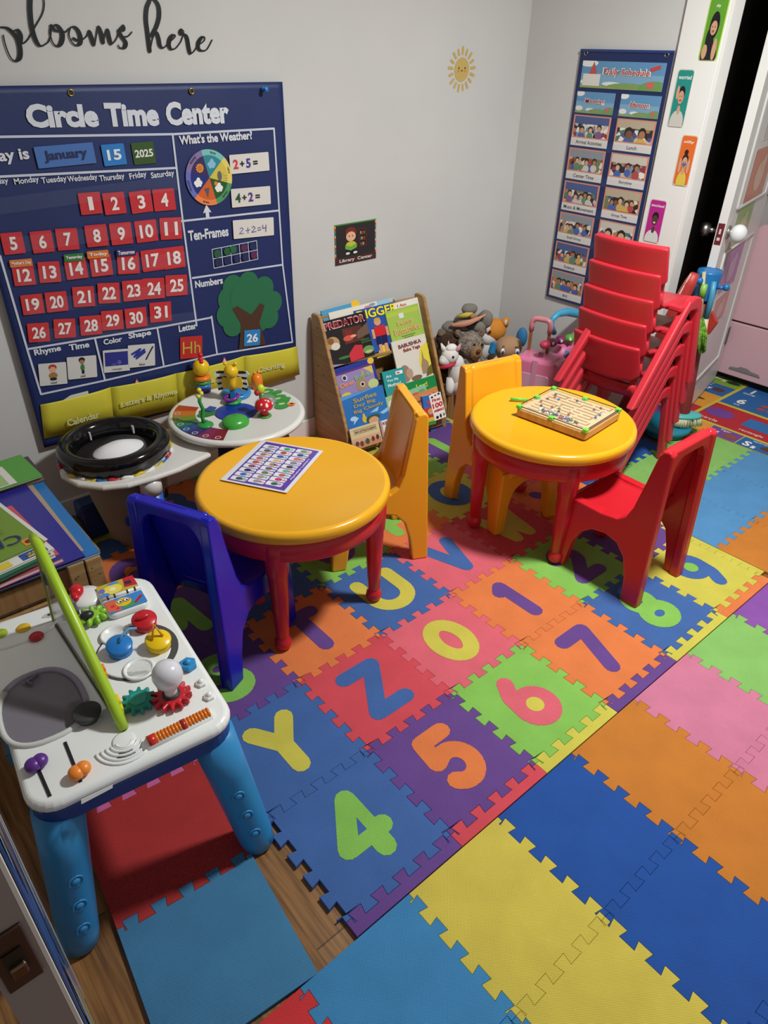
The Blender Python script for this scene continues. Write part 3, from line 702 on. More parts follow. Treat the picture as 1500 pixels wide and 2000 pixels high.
    # paint pots on an oval tray
    c = L(268, 1272); MB().m(M('#474849', .5)).slab([(c.x+.088*math.cos(2*PI*i/40), c.y+.088*math.sin(2*PI*i/40)) for i in range(40)], TZ-.001, TZ+.001).build('dark_ring', t)
    MB().m(WT).slab([(c.x-.006+.078*math.cos(2*PI*i/40), c.y+.001+.080*math.sin(2*PI*i/40)) for i in range(40)], TZ, TZ+.004, e=.002).build('pot_tray', t)
    for px, py in ((226, 1243), (272, 1310)):
        MB().m(WT, True).lathe([(.033, 0), (.033, .003), (.029, .0045), (.026, .001), (.024, -.001), (0, -.001)], L(px, py)+Vector((0, 0, .004)), 28).build('empty_dish', t)
    for px, py, h, lab in ((285, 1226, '#c01c26', 0), (237, 1276, '#2277c2', 1), (312, 1266, '#ecc414', 2)):
        c = L(px, py); m_ = M(h, .25)
        pt = MB().m(m_, True).lathe([(.025, 0), (.0255, .013), (.023, .015), (.0225, .018)], c+Vector((0, 0, .003)), 24).build('paint_pot', t)
        R = Matrix.Rotation(.22, 3, 'X')
        MB().m(m_, True).lathe([(.022, 0), (.0275, .001), (.028, .004), (.025, .0065), (0, .008)], c+Vector((0, 0, .0225)), 24, R).build('pot_lid', pt)
        k = c+Vector((0, 0, .031))
        if lab == 0: MB().m(m_, True).ball(k+Vector((-.002, 0, .001)), (.017, .006, .007), 14, 8).build('lid_handle', pt)
        elif lab == 1: MB().m(M('#5aa0cf', .3), True).tube([k, k+Vector((.012, .008, .011)), k+Vector((.03, .016, .014)), k+Vector((.045, .014, .009))], .0028, 8).build('lid_handle', pt)
        else: MB().m(M('#e8a416', .3), True).tube([k+Vector((-.012, .0, .0)), k+Vector((0, .012, .03)), k+Vector((.012, .0, .0))], .003, 8).build('lid_handle', pt)
    # flip book at the rear
    c = L(240, 1172); R = Matrix.Rotation(.06, 3, 'Z')
    bk = MB().m(WT).rbox(c+Vector((0, 0, .008)), (.098, .125, .018), .02, 5).build('flip_book', t, bevel=.003)
    Fb = Matrix.Translation(c+Vector((0, 0, .0172)))
    def page(y0, y1, h): return [(-.044, y0), (.044, y0), (.044, y1), (-.044, y1)]
    b = MB().m(M('#c9b13a', .2)).poly(page(.008, .058, 0), Fb, .0008)
    b.m(M('#f0dc5a', .2)).disc(Fb, -.012, .03, .022, .018, .0011).m(M('#faf3b8', .2)).disc(Fb, -.012, .03, .008, .007, .0014)
    b.m(M('#5a8fd0', .2)).disc(Fb, -.035, .016, .012, .008, .0012).disc(Fb, -.006, .051, .014, .005, .0012).m(M('#7a70c0', .2)).disc(Fb, -.036, .035, .007, .009, .0013)
    b.m(M('#cc2533', .2)).poly([(.014, .022), (.044, .018), (.044, .058), (.02, .058)], Fb, .0015).m(M('#3a2f3a', .2)).poly([(.018, .03), (.034, .028), (.034, .042), (.02, .044)], Fb, .0018); b.build('upper_page', bk)
    b = MB().m(M('#3f86cf', .2)).poly(page(-.058, -.008, 0), Fb, .0008)
    b.m(M('#e0664a', .2)).poly([(-.044, -.05), (-.015, -.058), (-.02, -.012), (-.044, -.01)], Fb, .0011).m(M('#4aa04a', .2)).poly([(-.01, -.056), (.03, -.05), (.02, -.04), (-.01, -.044)], Fb, .0011)
    b.m(M('#f0c02a', .2)).disc(Fb, -.004, -.03, .018, .016, .0014)
    for s in (-1, 1): b.m(M('#222222', .2)).disc(Fb, -.004+s*.0075, -.026, .0072, .0072, .0017).m(M('#f5f5f0', .2)).disc(Fb, -.004+s*.0075, -.026, .0056, .0056, .002).m(M('#101010', .2)).disc(Fb, -.003+s*.0075, -.0275, .0026, .0026, .0023)
    b.m(M('#d83a2a', .2)).disc(Fb, -.03, -.034, .005, .005, .0014).disc(Fb, -.022, -.046, .004, .004, .0014).m(M('#b5222c', .2)).poly([(.02, -.05), (.042, -.03), (.036, -.026), (.016, -.045)], Fb, .0016); b.build('lower_page', bk)
    MB().m(WT, True).tube([c+Vector((-.046, 0, .020)), c+Vector((.046, 0, .020))], .0048, 10).build('hinge_rod', bk)
    b = MB().m(M('#2c2c2c', .4), True)
    for x in (-.034, -.018, .012, .03): b.tube([c+Vector((x, 0, .020)), c+Vector((x+.004, 0, .020))], .0054, 10)
    b.build('hinge_rings', bk)
    # leaf gear and red turn knob, little hatch and toggle at the rear
    c = L(183, 1210); b = MB().m(M('#8fc43a', .35), True)
    for k in range(9): a_ = 2*PI*k/9; b.ball(c+Vector((.024*math.cos(a_), .024*math.sin(a_), .012)), (.011, .0065, .009), 10, 6, Matrix.Rotation(a_, 3, 'Z'))
    b.lathe([(.02, 0), (.02, .016), (.012, .018), (0, .018)], c, 16).build('leaf_gear', t)
    MB().m(M('#26262a', .35), True).ball(c+Vector((-.012, -.004, .022)), (.016, .012, .01), 14, 8).build('bug_body', t)
    c = L(157, 1172); MB().m(WT, True).lathe([(.042, 0), (.038, .01), (.02, .014), (0, .014)], c+Vector((.012, -.002, 0)), 24).build('knob_base', t)
    MB().m(M('#cf1f2a', .25), True).ball(c+Vector((-.002, .006, .026)), (.016, .02, .014), 16, 10).ball(c+Vector((-.01, -.012, .024)), (.009, .016, .010), 12, 8).build('turn_knob', t)
    c = L(102, 1200); MB().m(M('#b9b9b6', .4)).slab([(c.x+.022*math.cos(2*PI*i/20), c.y+.009*math.sin(2*PI*i/20)) for i in range(20)], TZ-.001, TZ+.0016).build('emblem_plate', t)
    MB().m(M('#2a3a40', .4)).box(c+Vector((0, 0, .002)), (.018, .006, .002)).build('emblem_print', t)
    c = L(140, 1195); MB().m(M('#55555a', .4)).box(c+Vector((.004, -.012, .012)), (.02, .034, .02)).build('toggle', t, bevel=.004)
    c = L(225, 1560); MB().m(M('#e6e4df', .5)).slab([(-.028, -.005), (.028, -.002), (.03, .004), (-.026, .004)], -.0004, .0008, Fi @ on_z(190, 1556, TZ-.03)+Vector((0, -.004, .012)), Matrix.Rotation(1.2, 3, 'X')).build('tape_scrap', t)
toy_table()

# ------------------------------------------------------------------ walk-around activity centre below the calendar
def activity_centre():
    C0 = Vector((0.702, 1.553, 0)); t = thing('activity_center', 'white activity centre with round toy tray, arm and black seat ring under the calendar', 'baby toy', C0)
    WT = M('#dedcd6', 0.3); H = 0.400; R0 = 0.252
    MB().m(WT, True).lathe([(0, H-.03), (R0-.03, H-.03), (R0-.004, H-.022), (R0, H-.012), (R0-.005, H-.003), (R0-.016, H), (R0-.022, H-.002), (0, H-.002)], n=64).build('round_tray', t)
    MB().m(WT, True).lathe([(.15, H-.055), (.165, H-.03)], n=40).build('tray_underside', t)
    Z = H-.001
    # arm to the seat ring
    q = [on_z(*a, .357)-C0 for a in ((112, 905), (118, 928), (150, 945), (200, 951), (250, 946), (300, 932), (350, 915), (412, 885), (405, 874), (390, 862), (345, 835), (250, 838), (160, 855))]
    MB().m(WT).slab([(v.x, v.y) for v in q], .337, .357, e=.006).build('arm', t, bevel=.004)
    rc = Vector((0.248, 1.597, 0.035))-C0; rf = Vector((0.248, 1.597, 0))-C0
    MB().m(M('#0f0f11', .12), True).lathe([(.138, .325), (.17, .322), (.182, .335), (.180, .352), (.184, .362), (.180, .376), (.166, .386), (.150, .384), (.138, .374), (.131, .345), (.127, .300), (.138, .325)], rc, 56, cap=False).build('seat_ring', t)
    MB().m(M('#4a484a', .8), True).lathe([(.140, .33), (.125, .30), (.09, .25), (.05, .215), (0, .20)][::-1], rc, 36).build('seat_liner', t)
    MB().m(M('#f0eef0', .8), True).lathe([(0, .356), (.04, .352), (.085, .335), (.108, .30)], rc+Vector((.015, .01, 0)), 24, sy=.65).build('seat_back_pad', t)
    b = MB().m(M('#c9c2a8', .35), True); cols = ['#d9b92a', '#2a6ab0', '#c8323a', '#e8e6e0', '#d9b92a', '#e8e6e0']
    for i in range(30):
        a0 = 2*PI*i/30; b.m(M(cols[(i*7) % 6], .35), True)
        b.tube([rc+Vector((.184*math.cos(a0+2*PI/30*k/3), .184*math.sin(a0+2*PI/30*k/3), .322+.004*math.sin(5*(a0+k)))) for k in range(4)], .0055, 8)
    b.build('patterned_seat_hem', t)
    for a_ in (105, 40): MB().m(M('#d5d3d6', .4)).box(rc+Vector((.135*math.cos(math.radians(a_)), .135*math.sin(math.radians(a_)), .35)), (.006, .02, .03)).build('strap_loop', t, bevel=.002)
    MB().m(M('#8f877b', .8, 'fabric'), True).lathe([(.07, .0), (.10, .06), (.13, .20), (.15, .345)], rf+Vector((.02, 0, FZ+.01)), 24).build('seat_fabric', t)
    b = MB()
    for i, (a_, z_, h) in enumerate(((-80, .22, '#c8323a'), (-100, .2, '#2f7a4a'), (-60, .12, '#d9603a'), (-120, .15, '#2a5ab0'), (-45, .2, '#2a2a30'), (-75, .08, '#d96a3a'))):
        r = .10+.15*z_; b.m(M(h, .8), True).ball(rf+Vector((.02+r*math.cos(math.radians(a_)), r*math.sin(math.radians(a_)), z_)), (.012, .004, .022), 10, 6)
    b.build('printed_leaves', t)
    p = on_z(292, 935, .335)-C0
    MB().m(M('#dfddd8', .3), True).lathe([(.036, .285), (.036, .318), (.03, .338)], (p.x, p.y, 0), 24).build('post_collar', t)
    MB().m(M('#1f5cc0', .35), True).lathe([(.034, FZ), (.034, .288)], (p.x, p.y, 0), 24).build('post', t)
    w_ = on_z(150, 1040, .06)-C0
    MB().m(M('#56585a', .6), True).lathe([(.03, -.028), (.052, -.026), (.06, -.012), (.06, .012), (.052, .026), (.03, .028)], (w_.x, 1.70-C0.y, .05), 28, Matrix.Rotation(PI/2, 3, 'Y')).build('wheel', t)
    MB().m(M('#17356e', .4)).box((w_.x+.07, 1.70-C0.y, .085), (.09, .07, .15)).build('wheel_housing', t, bevel=.012, seg=3)
    for sx, sy in ((-1, -1), (1, -1), (1, 1)):
        MB().m(M('#1b2d5e', .4), True).tube([(sx*.11, sy*.10, H-.04), (sx*.155, sy*.15, FZ+.02)], [.03, .026], 16).build('leg', t)
        MB().m(WT, True).tube([(sx*.150, sy*.145, .03), (sx*.158, sy*.153, FZ)], [.031, .033], 16).build('foot', t)
    # toys on the tray; positions measured on the tray plane
    def Q(px, py): return on_z(px, py, Z)-C0
    b = MB(); c5 = ['#7a1020', '#7d1a4a', '#2a2a66', '#1d4a8a', '#1f7a4a', '#7a8a1a', '#c8701a', '#b04018']
    a0, a1 = 128, 228
    for i in range(8):
        s0_ = math.radians(a1-(a1-a0)*i/8); s1_ = math.radians(a1-(a1-a0)*(i+1)/8)
        b.m(M(c5[i], .3)).poly([(r*math.cos(s), r*math.sin(s)) for r, s in ((.232, s0_), (.232, (s0_+s1_)/2), (.232, s1_), (.150, s1_), (.150, (s0_+s1_)/2), (.150, s0_))][::-1], I4, Z+.0008)
    b.build('rainbow_keys', t)
    b = MB().m(M('#d9d6d0', .4))
    for i in range(7):
        s = math.radians(a1-6-(a1-a0)*i/8); x, y = .215*math.cos(s), .215*math.sin(s)
        b.stroke([(x+.010*math.cos(k), y+.009*math.sin(k)) for k in [2*PI*j/8 for j in range(9)]], .0013, I4, Z+.0014, 6)
    b.build('key_symbols', t)
    MB().m(M('#12389c', .3), True).lathe([(0, .0012), (.074, .0012), (.078, 0)][::-1], Vector((-.005, .0, Z)), 40).build('blue_dial', t)
    MB().m(M('#0b2469', .4)).slab([(.03*math.cos(2*PI*i/16)+.045, .012*math.sin(2*PI*i/16)-.035) for i in range(16)], Z, Z+.0022).build('dial_grip', t)
    # bead-headed bird tower
    c = Q(399, 764)
    tw = MB().m(M('#4a2a86', .3), True).lathe([(.026, 0), (.028, .008), (.026, .016)], c, 20).build('stacked_bird', t)
    for z0_, h in ((.016, '#2a80c8'), (.032, '#4fa04a'), (.048, '#f0801e')):
        k = 1.12 if z0_ > .04 else 1.0
        MB().m(M(h, .3), True).lathe([(.02, 0), (.027*k, .003), (.028*k, .009), (.027*k, .015), (.018, .018)], c+Vector((0, 0, z0_)), 20).build('stack_ring', tw)
    MB().m(M('#f2c61e', .25), True).ball(c+Vector((0, 0, .098)), (.032, .032, .034), 20, 14).build('bird_head', tw)
    MB().m(M('#d8232f', .3), True).ball(c+Vector((.0, -.004, .132)), .010, 12, 8).ball(c+Vector((.003, .0, .148)), .010, 12, 8).ball(c+Vector((-.004, -.016, .126)), .008, 12, 8).build('crest', tw)
    # butterfly
    c = Q(457, 783); AX = Vector((.77, -.64, 0)); FW = Vector((-.64, -.77, 0)); bf = MB().m(M('#2a86c8', .3), True).lathe([(.055, 0), (.058, .008), (.055, .016), (.045, .018), (.03, .012)], c-FW*.055, 28).build('butterfly_base', t)
    MB().m(M('#2a86c8', .3)).box(c+Vector((0, 0, .03)), (.022, .022, .06), Matrix.Rotation(-.7, 3, 'Z')).build('butterfly_post', bf, bevel=.003)
    MB().m(M('#f0c01e', .3), True).tube([c+Vector((0, 0, .05)), c+Vector((0, 0, .075)), c-FW*.006+Vector((0, 0, .10)), c-FW*.006+Vector((0, 0, .11))], [.015, .014, .018, .02], 16).ball(c-FW*.004+Vector((0, 0, .118)), (.027, .027, .026), 18, 12).build('butterfly_body', bf)
    b = MB().m(M('#f0c01e', .3), True)
    for s in (-1, 1): b.ball(c+AX*(s*.019)+Vector((0, 0, .150)), .007, 10, 8).tube([c+AX*(s*.012)+Vector((0, 0, .136)), c+AX*(s*.019)+Vector((0, 0, .148))], .003, 6)
    b.build('antennae', bf)
    for s in (-1, 1):
        wg = MB().m(M('#e6e4de', .5)); Fw = frame(c-FW*.012+Vector((0, 0, .085)), AX+FW*.12*s, (0, 0, 1))
        pts = [(s*x, y) for x, y in ((.012, -.035), (.045, -.045), (.060, -.022), (.054, .004), (.068, .022), (.058, .034), (.03, .030), (.012, .01))]
        if s < 0: pts = pts[::-1]
        wg.prism(pts, Fw, -.002, .002); wg.m(M('#1a1a1c', .5))
        for k in range(4):
            y0 = -.034+.019*k; pp = [(s*.02, y0), (s*.055, y0-.010+.004*k), (s*.057, y0-.002+.004*k), (s*.02, y0+.009)]
            wg.prism(pp if s > 0 else pp[::-1], Fw, -.0026, .0026)
        wg.build('striped_wing', bf)
        MB().m(M('#ecc636', .35)).prism([(s*x, y) for x, y in ((.008, -.025), (.035, -.03), (.04, -.008), (.036, .016), (.01, .012))][::s], frame(c-FW*.004+Vector((0, 0, .08)), AX, (0, 0, 1)), -.003, .003).build('inner_wing', bf)
    c = Q(455, 786); MB().m(M('#3aa04a', .3), True).lathe([(.03, 0), (.033, .006), (.028, .012), (.018, .013)], c, 22).build('green_ring', t)
    MB().m(M('#8a1f9c', .25), True).tube([c+Vector((-.004+.026*math.cos(2*PI*k/20), .022*math.sin(2*PI*k/20), .022+.006*math.cos(2*PI*k/20))) for k in range(20)], .006, 10, closed=True).build('purple_ring', t)
    # vine pole with yellow beads
    c = Q(401, 830); vp = MB().m(M('#2f9440', .3), True).lathe([(.03, 0), (.028, .004), (.012, .010), (0, .012)], c, 22).tube([c, c+Vector((-.006, .004, .03)), c+Vector((.001, .004, .06)), c+Vector((-.007, .006, .09)), c+Vector((-.002, .008, .118))], [.008, .0065, .007, .0065, .007], 10).build('green_vine', t)
    b = MB().m(M('#f0d24a', .3), True)
    for dx_, dz_ in ((-.002, .132), (.004, .118), (-.008, .11)): b.ball(c+Vector((dx_, .008, dz_)), .0085, 10, 8)
    b.build('vine_flower', vp)
    # orange snail, vine and mushroom, dome, leaf button
    c = Q(503, 758); sn = MB().m(M('#f0821e', .25), True).lathe([(.022, 0), (.023, .03), (.022, .048), (.012, .060), (0, .063)], c, 20).build('orange_critter', t)
    MB().m(M('#f0a01e', .3), True).ball(c+Vector((-.008, 0, .066)), .006, 10, 8).ball(c+Vector((.010, 0, .066)), .006, 10, 8).build('feelers', sn)
    c = Q(521, 787); MB().m(M('#a9acb0', .08, 'clear'), True).lathe([(.04, 0), (.038, .012), (.028, .025), (.012, .032), (0, .033)], c, 28).build('clear_dome', t)
    MB().m(M('#2a2a2e', .5)).box(c+Vector((.006, 0, .008)), (.006, .02, .016)).build('dome_figure', t)
    c = Q(517, 812); mu = MB().m(M('#3f9440', .35), True).lathe([(.026, 0), (.024, .004), (0, .005)], c, 20).build('mushroom', t)
    MB().m(M('#c41a26', .3), True).lathe([(.017, 0), (.013, .018), (.013, .03)], c+Vector((0, 0, .003)), 16).build('mushroom_stem', mu)
    mc = MB().m(M('#d01a28', .25), True).lathe([(.012, .0), (.032, .002), (.034, .01), (.028, .026), (.012, .036), (0, .037)], c+Vector((0, 0, .03)), 24).build('mushroom_cap', mu)
    b = MB().m(M('#f2ece6', .4), True)
    for a_, e_, r in ((-100, 30, .007), (-60, 55, .006), (-140, 40, .006), (-85, 70, .005), (-30, 25, .006), (-120, 8, .004)):
        a_ = math.radians(a_); e_ = math.radians(e_); b.ball(c+Vector((.031*math.cos(e_)*math.cos(a_), .031*math.cos(e_)*math.sin(a_), .034+.030*math.sin(e_))), r, 10, 6)
    b.build('white_spots', mc)
    MB().m(M('#3f9a44', .3), True).tube([c+Vector((.004, .018, 0)), c+Vector((.004, .02, .05)), c+Vector((0, .02, .085)), c+Vector((.006, .02, .098))], .006, 10).build('stem_pole', mu)
    MB().m(M('#c8d028', .3), True).ball(c+Vector((.004, .02, .098)), (.016, .014, .018), 14, 10).build('worm_head', mu)
    MB().m(M('#d0284a', .3), True).ball(c+Vector((-.010, .024, .086)), (.010, .012, .012), 12, 8).build('worm_cheek', mu)
    c = Q(461, 829); lf = MB().m(M('#3fa03a', .28), True).ball(c+Vector((0, .004, .006)), (.052, .045, .028), 26, 14).build('leaf_button', t)
    MB().m(M('#2f8a30', .3), True).tube([c+Vector((0, .04, .022)), c+Vector((.002, .005, .0346)), c+Vector((.002, -.035, .018))], .0016, 6).build('leaf_vein', lf)
    b = MB()
    for i, (x, y, r) in enumerate(((.20, .09, .028), (.185, .05, .03), (.205, .01, .028), (.19, -.03, .03), (.165, -.065, .03), (.225, .055, .02), (.215, -.02, .02))): b.m(M('#3f9440', .4)).disc(I4, x-.01, y, r, r*.8, Z+.0006+.0002*i)
    for x, y in ((.19, .08), (.19, .0), (.175, -.05)): b.m(M('#b9cf9a', .4)).disc(I4, x-.01, y, .014, .008, Z+.0022)
    b.m(M('#f0801e', .35)).disc(I4, .192, -.075, .016, .014, Z+.0026).m(M('#20181a', .4)).disc(I4, .195, -.073, .006, .006, Z+.003); b.build('leaf_print', t)
    b = MB().m(M('#2f7a3a', .4))
    for i, (x, y, r) in enumerate(((-.10, .05, .035), (-.085, .075, .03), (-.075, .045, .03))): b.disc(I4, x, y, r, r*.7, Z+.0006+.0002*i)
    b.m(M('#2a5ab8', .3)).disc(I4, -.135, .0, .014, .010, Z+.0012); b.build('bush_print', t)
    c = Q(411, 800); MB().m(M('#2f4f9c', .4)).box(c+Vector((0, .0, .002)), (.04, .03, .006), Matrix.Rotation(.5, 3, 'Z')).build('picture_tile', t, bevel=.002)
activity_centre()
# ------------------------------------------------------------------ book display stand by the wall and its books
BT = math.radians(-5); BO = Vector((1.268, 1.862, 0)); BF = Matrix.Translation(BO) @ Matrix.Rotation(BT, 4, 'Z'); BI = BF.inverted()
BW, BD, BH = 0.575, 0.272, 0.585
def shelf():
    t = thing('book_display_stand', 'light wooden book display stand leaning its rows of picture books against the wall', 'bookshelf', BO, BT)
    wd = M('#b8915f', 0.5, 'wood', seed=3); we = M('#a98052', 0.5, 'wood', seed=61)
    side = [(0, 0), (0, BH-.01), (-.012, BH), (-.055, BH), (-.07, BH-.012), (-BD+.012, .14), (-BD, .10), (-BD, 0)]
    for x in (.008, BW-.008):
        sp = MB().m(wd).prism([(-a, b) for a, b in side][::-1], frame((x, 0, 0), (0, -1, 0), (0, 0, 1)), -.008, .008, .0025).build('side_panel', t)
        b = MB().m(M('#4a3420', .6), True)
        for y, z in ((-.05, .53), (-.05, .36), (-.09, .33), (-.06, .2), (-.12, .17)): b.ball((x+(-.0078 if x < .1 else .0078), y, z), (.002, .0035, .0035), 8, 6)
        b.build('screw_holes', sp)
    MB().m(wd).box((BW/2, -.010, BH/2-.02), (BW-.03, .012, BH-.06)).build('back_panel', t)
    MB().m(wd).box((BW/2, -.012, BH-.035), (BW-.03, .020, .03)).build('top_rail', t, bevel=.002)
    for k, (y, z, h) in enumerate(((-.075, .385, .02), (-.135, .245, .02), (-.19, .125, .02))):
        MB().m(wd).box((BW/2, y-.01, z-.01), (BW-.03, .075, .012)).build('ledge', t, bevel=.002)
        MB().m(wd).box((BW/2, y+.025, z-.09 if z > .2 else z-.05), (BW-.03, .009, .15 if z > .2 else .07)).build('riser', t)
    MB().m(we).box((BW/2, -BD+.008, .04), (BW-.032, .016, .062)).build('front_board', t, bevel=.003)
    MB().m(wd).box((BW/2, -BD+.05, .014), (BW-.032, .09, .012)).build('bottom_ledge', t)
shelf()
# slanted planes that carry the covers: the stand's front slope, set back tier by tier
SN = Vector((0, -(.575-.10), (BD-.07))).normalized()       # outward normal in stand space (towards the room and up)
UPS = Vector((0, (BD-.07), (.575-.10))).normalized()
def bplane(off):
    P = BF @ (Vector((0, -BD, .10))+SN*(-.03+off)); N = BF.to_3x3() @ SN; return P, N
def book(off, tl, tr, bl, cover, label, deco, thick=.007, title=(), name='picture_book'):
    P, N = bplane(off); A, B, D = [on_p(q[0], q[1], P, N) for q in (tl, tr, bl)]
    w_ = (B-A).length; h_ = (D-A).length
    F = frame(D, B-A, A-D)
    t = thingF(name, label, 'book', F, 'picture books on the display stand')
    MB().m(M('#e6e2da', .6)).slab([(.001, .001), (w_-.001, .001), (w_-.001, h_-.001), (.001, h_-.001)], -thick, -.0008).build('pages', t)
    b = MB().m(M(cover, .25)).slab([(0, 0), (w_, 0), (w_, h_), (0, h_)], -.001, 0).slab([(0, 0), (w_, 0), (w_, h_), (0, h_)], -thick-.001, -thick).slab([(-.0012, 0), (0, 0), (0, h_), (-.0012, h_)], -thick-.001, 0)
    z = .0004
    for d in deco:
        z += .00025; k = d[0]; b.m(M(d[1], .25))
        if k == 'r': x0, y0, x1, y1 = d[2:]; b.poly([(x0*w_, y0*h_), (x1*w_, y0*h_), (x1*w_, y1*h_), (x0*w_, y1*h_)], I4, z)
        elif k == 'e': x, y, rx, ry = d[2:]; b.disc(I4, x*w_, y*h_, rx*w_, ry*h_, z, 18)
        elif k == 'p': b.poly([(x*w_, y*h_) for x, y in d[2]], I4, z)
    co = b.build('cover', t)
    if title:
        b = MB()
        for s, c, x, y, wd, hh, *r in title:
            z += .0003; b.m(M(c, .3)); an = r[0] if r else 0
            Fr = Matrix.Translation((x*w_, y*h_, 0)) @ Matrix.Rotation(math.radians(an), 4, 'Z')
            b.text(s, Fr, 0, 0, w=wd*w_, h=hh*h_ if hh else None, z=z, bold=.025)
        b.build('title_lettering', t)
    return t
# top tier
book(-.022, (625, 608), (694, 590), (650, 690), '#4a9cc4', 'teal blue book at the back of the top tier, far left, with a yellow corner', [('r', '#3c8f4a', 0, 0, 1, .5), ('r', '#e6b83a', .25, 0, 1, .75), ('e', '#f0c030', .95, .95, .12, .1)])
book(-.016, (642, 611), (735, 588), (665, 700), '#e4dcd0', 'white book peeking out above the tiger book', [('e', '#c58a8a', .8, .92, .08, .03), ('e', '#8a9ab0', .9, .95, .07, .03)])
book(-.020, (738, 588), (773, 579), (760, 690), '#9cc3d6', 'pale blue book behind the book of the boy in a red shirt', [('e', '#6a5a50', .9, .85, .12, .12), ('e', '#d0c0a0', .8, .95, .1, .03)])
book(-.008, (692, 607), (766, 590), (716, 708), '#2a55a8', 'blue book with a boy in a red shirt under big yellow title letters', [
    ('r', '#0f2a20', 0, 0, 1, .14), ('p', '#e8cf3a', [(.28, .02), (.72, .04), (.58, .24), (.45, .24)]), ('p', '#cfe3f0', [(.8, .6), (1, .75), (1, .5)]), ('e', '#d8a07a', .5, .70, .09, .07), ('e', '#c9a040', .5, .745, .085, .035), ('r', '#cf2a2e', .38, .42, .66, .62), ('r', '#d8a07a', .30, .40, .37, .58), ('r', '#d8a07a', .67, .40, .75, .58),
    ('r', '#1a2250', .37, .26, .50, .43), ('r', '#1a2250', .52, .26, .66, .43), ('r', '#d8a07a', .40, .10, .48, .27), ('r', '#d8a07a', .55, .10, .63, .27), ('p', '#3f9a40', [(.72, .2), (.95, .5), (1, .48), (.9, .1)]), ('p', '#c86a48', [(.70, .12), (.86, .45), (.93, .42), (.84, .08)])],
    title=[('DIGGER', '#f2e01e', .55, .89, 1.05, .17)])
book(.002, (635, 628), (719, 606), (650, 718), '#241f20', 'dark book with a tiger and red block title letters on the top tier', [
    ('r', '#5a3028', .40, .40, .85, .74), ('p', '#7d2a24', [(.45, .42), (.6, .42), (.62, .68), (.45, .70)]), ('p', '#6d5748', [(.7, .45), (1, .5), (1, .75), (.72, .6)]), ('e', '#b89468', .14, .50, .15, .14), ('e', '#dcd2c2', .18, .42, .10, .08), ('e', '#8a5a30', .10, .55, .07, .07), ('e', '#d05a48', .5, .52, .12, .06), ('e', '#e8a08a', .62, .54, .07, .03), ('p', '#cf3340', [(.42, .0), (.75, .02), (.76, .3), (.6, .34), (.42, .18)]),
    ('e', '#6f9a5a', .88, .16, .13, .09), ('e', '#b8c08a', .88, .12, .09, .03), ('e', '#3f7a3a', .30, .14, .14, .03), ('r', '#2f6a38', .75, .38, .95, .41), ('r', '#2f6a38', .75, .33, .98, .36), ('p', '#9a90b8', [(0, 0), (.28, 0), (0, .06)])],
    title=[('PREDATOR', '#f0d8d4', .5, .872, .92, .165), ('PREDATOR', '#9c1f2c', .5, .872, .90, .135)])
book(-.014, (772, 592), (829, 577), (790, 690), '#e6e2da', 'white book standing behind the lime green book', [('e', '#6a6a6a', .9, .93, .04, .03)], title=[('I Am', '#c84a4a', .28, .93, .3, .06)])
book(.000, (766, 607), (829, 590), (776, 706), '#a3c255', 'lime green book with pale orange title on the top tier', [
    ('r', '#b5c850', 0, .86, 1, .95), ('r', '#dfe0e8', .36, .80, .50, .90), ('e', '#b08a6a', .78, .28, .09, .08), ('e', '#40342c', .78, .335, .09, .04), ('e', '#9a6a50', .5, .16, .08, .06), ('e', '#4a3a34', .5, .2, .08, .035), ('e', '#a87a5a', .22, .12, .09, .05), ('e', '#2e2622', .22, .15, .1, .03), ('e', '#2a2a2a', .95, .2, .07, .04), ('r', '#7a8a4a', .3, .44, .72, .455), ('r', '#7a8a4a', .36, .405, .66, .417)],
    title=[('Penny', '#e3b77a', .5, .70, .5, .12, 2), ('Butterflies', '#e3b77a', .5, .565, .78, .13, 2)])
# second tier
book(.012, (772, 667), (837, 650), (783, 752), '#ded8cc', 'white and yellow folk tale book with a brown castle on the second tier', [
    ('p', '#e6d44a', [(.68, .2), (1, .2), (1, .82), (.78, .72), (.66, .4)]), ('e', '#9a8068', .2, .22, .15, .2), ('e', '#b99a84', .32, .2, .10, .12), ('p', '#a58a6c', [(.70, .1), (.92, .1), (.92, .35), (.82, .45), (.80, .66), (.76, .45), (.70, .3)]), ('p', '#6f6a2e', [(.78, .02), (1, .06), (1, .28), (.86, .2)]), ('e', '#7f6450', .5, .06, .16, .06)],
    title=[('BABUSHKA', '#7a2a32', .5, .86, .68, .09, 2), ('Baba Yaga', '#9a3a34', .53, .74, .50, .10, 2)])
book(.010, (652, 722), (731, 697), (667, 790), '#2a3a98', 'purple and blue bunny book below the tiger book', [
    ('r', '#9a86b8', .04, .0, .93, .80), ('p', '#e0c060', [(.70, .80), (.93, .80), (.93, .55)]), ('r', '#7f3a6a', .0, .82, 1, .85), ('e', '#e6c048', .93, .93, .08, .09), ('e', '#a5896c', .58, .35, .14, .18), ('e', '#b89c80', .66, .62, .04, .13), ('e', '#20181a', .60, .36, .035, .05), ('e', '#e8e0d8', .60, .36, .055, .075), ('e', '#20181a', .60, .36, .035, .05), ('e', '#c0cf8a', .85, .28, .13, .14), ('e', '#dccb4a', .16, .16, .13, .12), ('e', '#d8d46a', .28, .06, .10, .06), ('e', '#d0c8d8', .22, .68, .07, .09), ('e', '#3a3040', .22, .68, .04, .055)],
    title=[('Clever', '#f0a06a', .24, .50, .36, .13, 3), ('Bunnies', '#8fc48a', .66, .60, .42, .12, 3)])
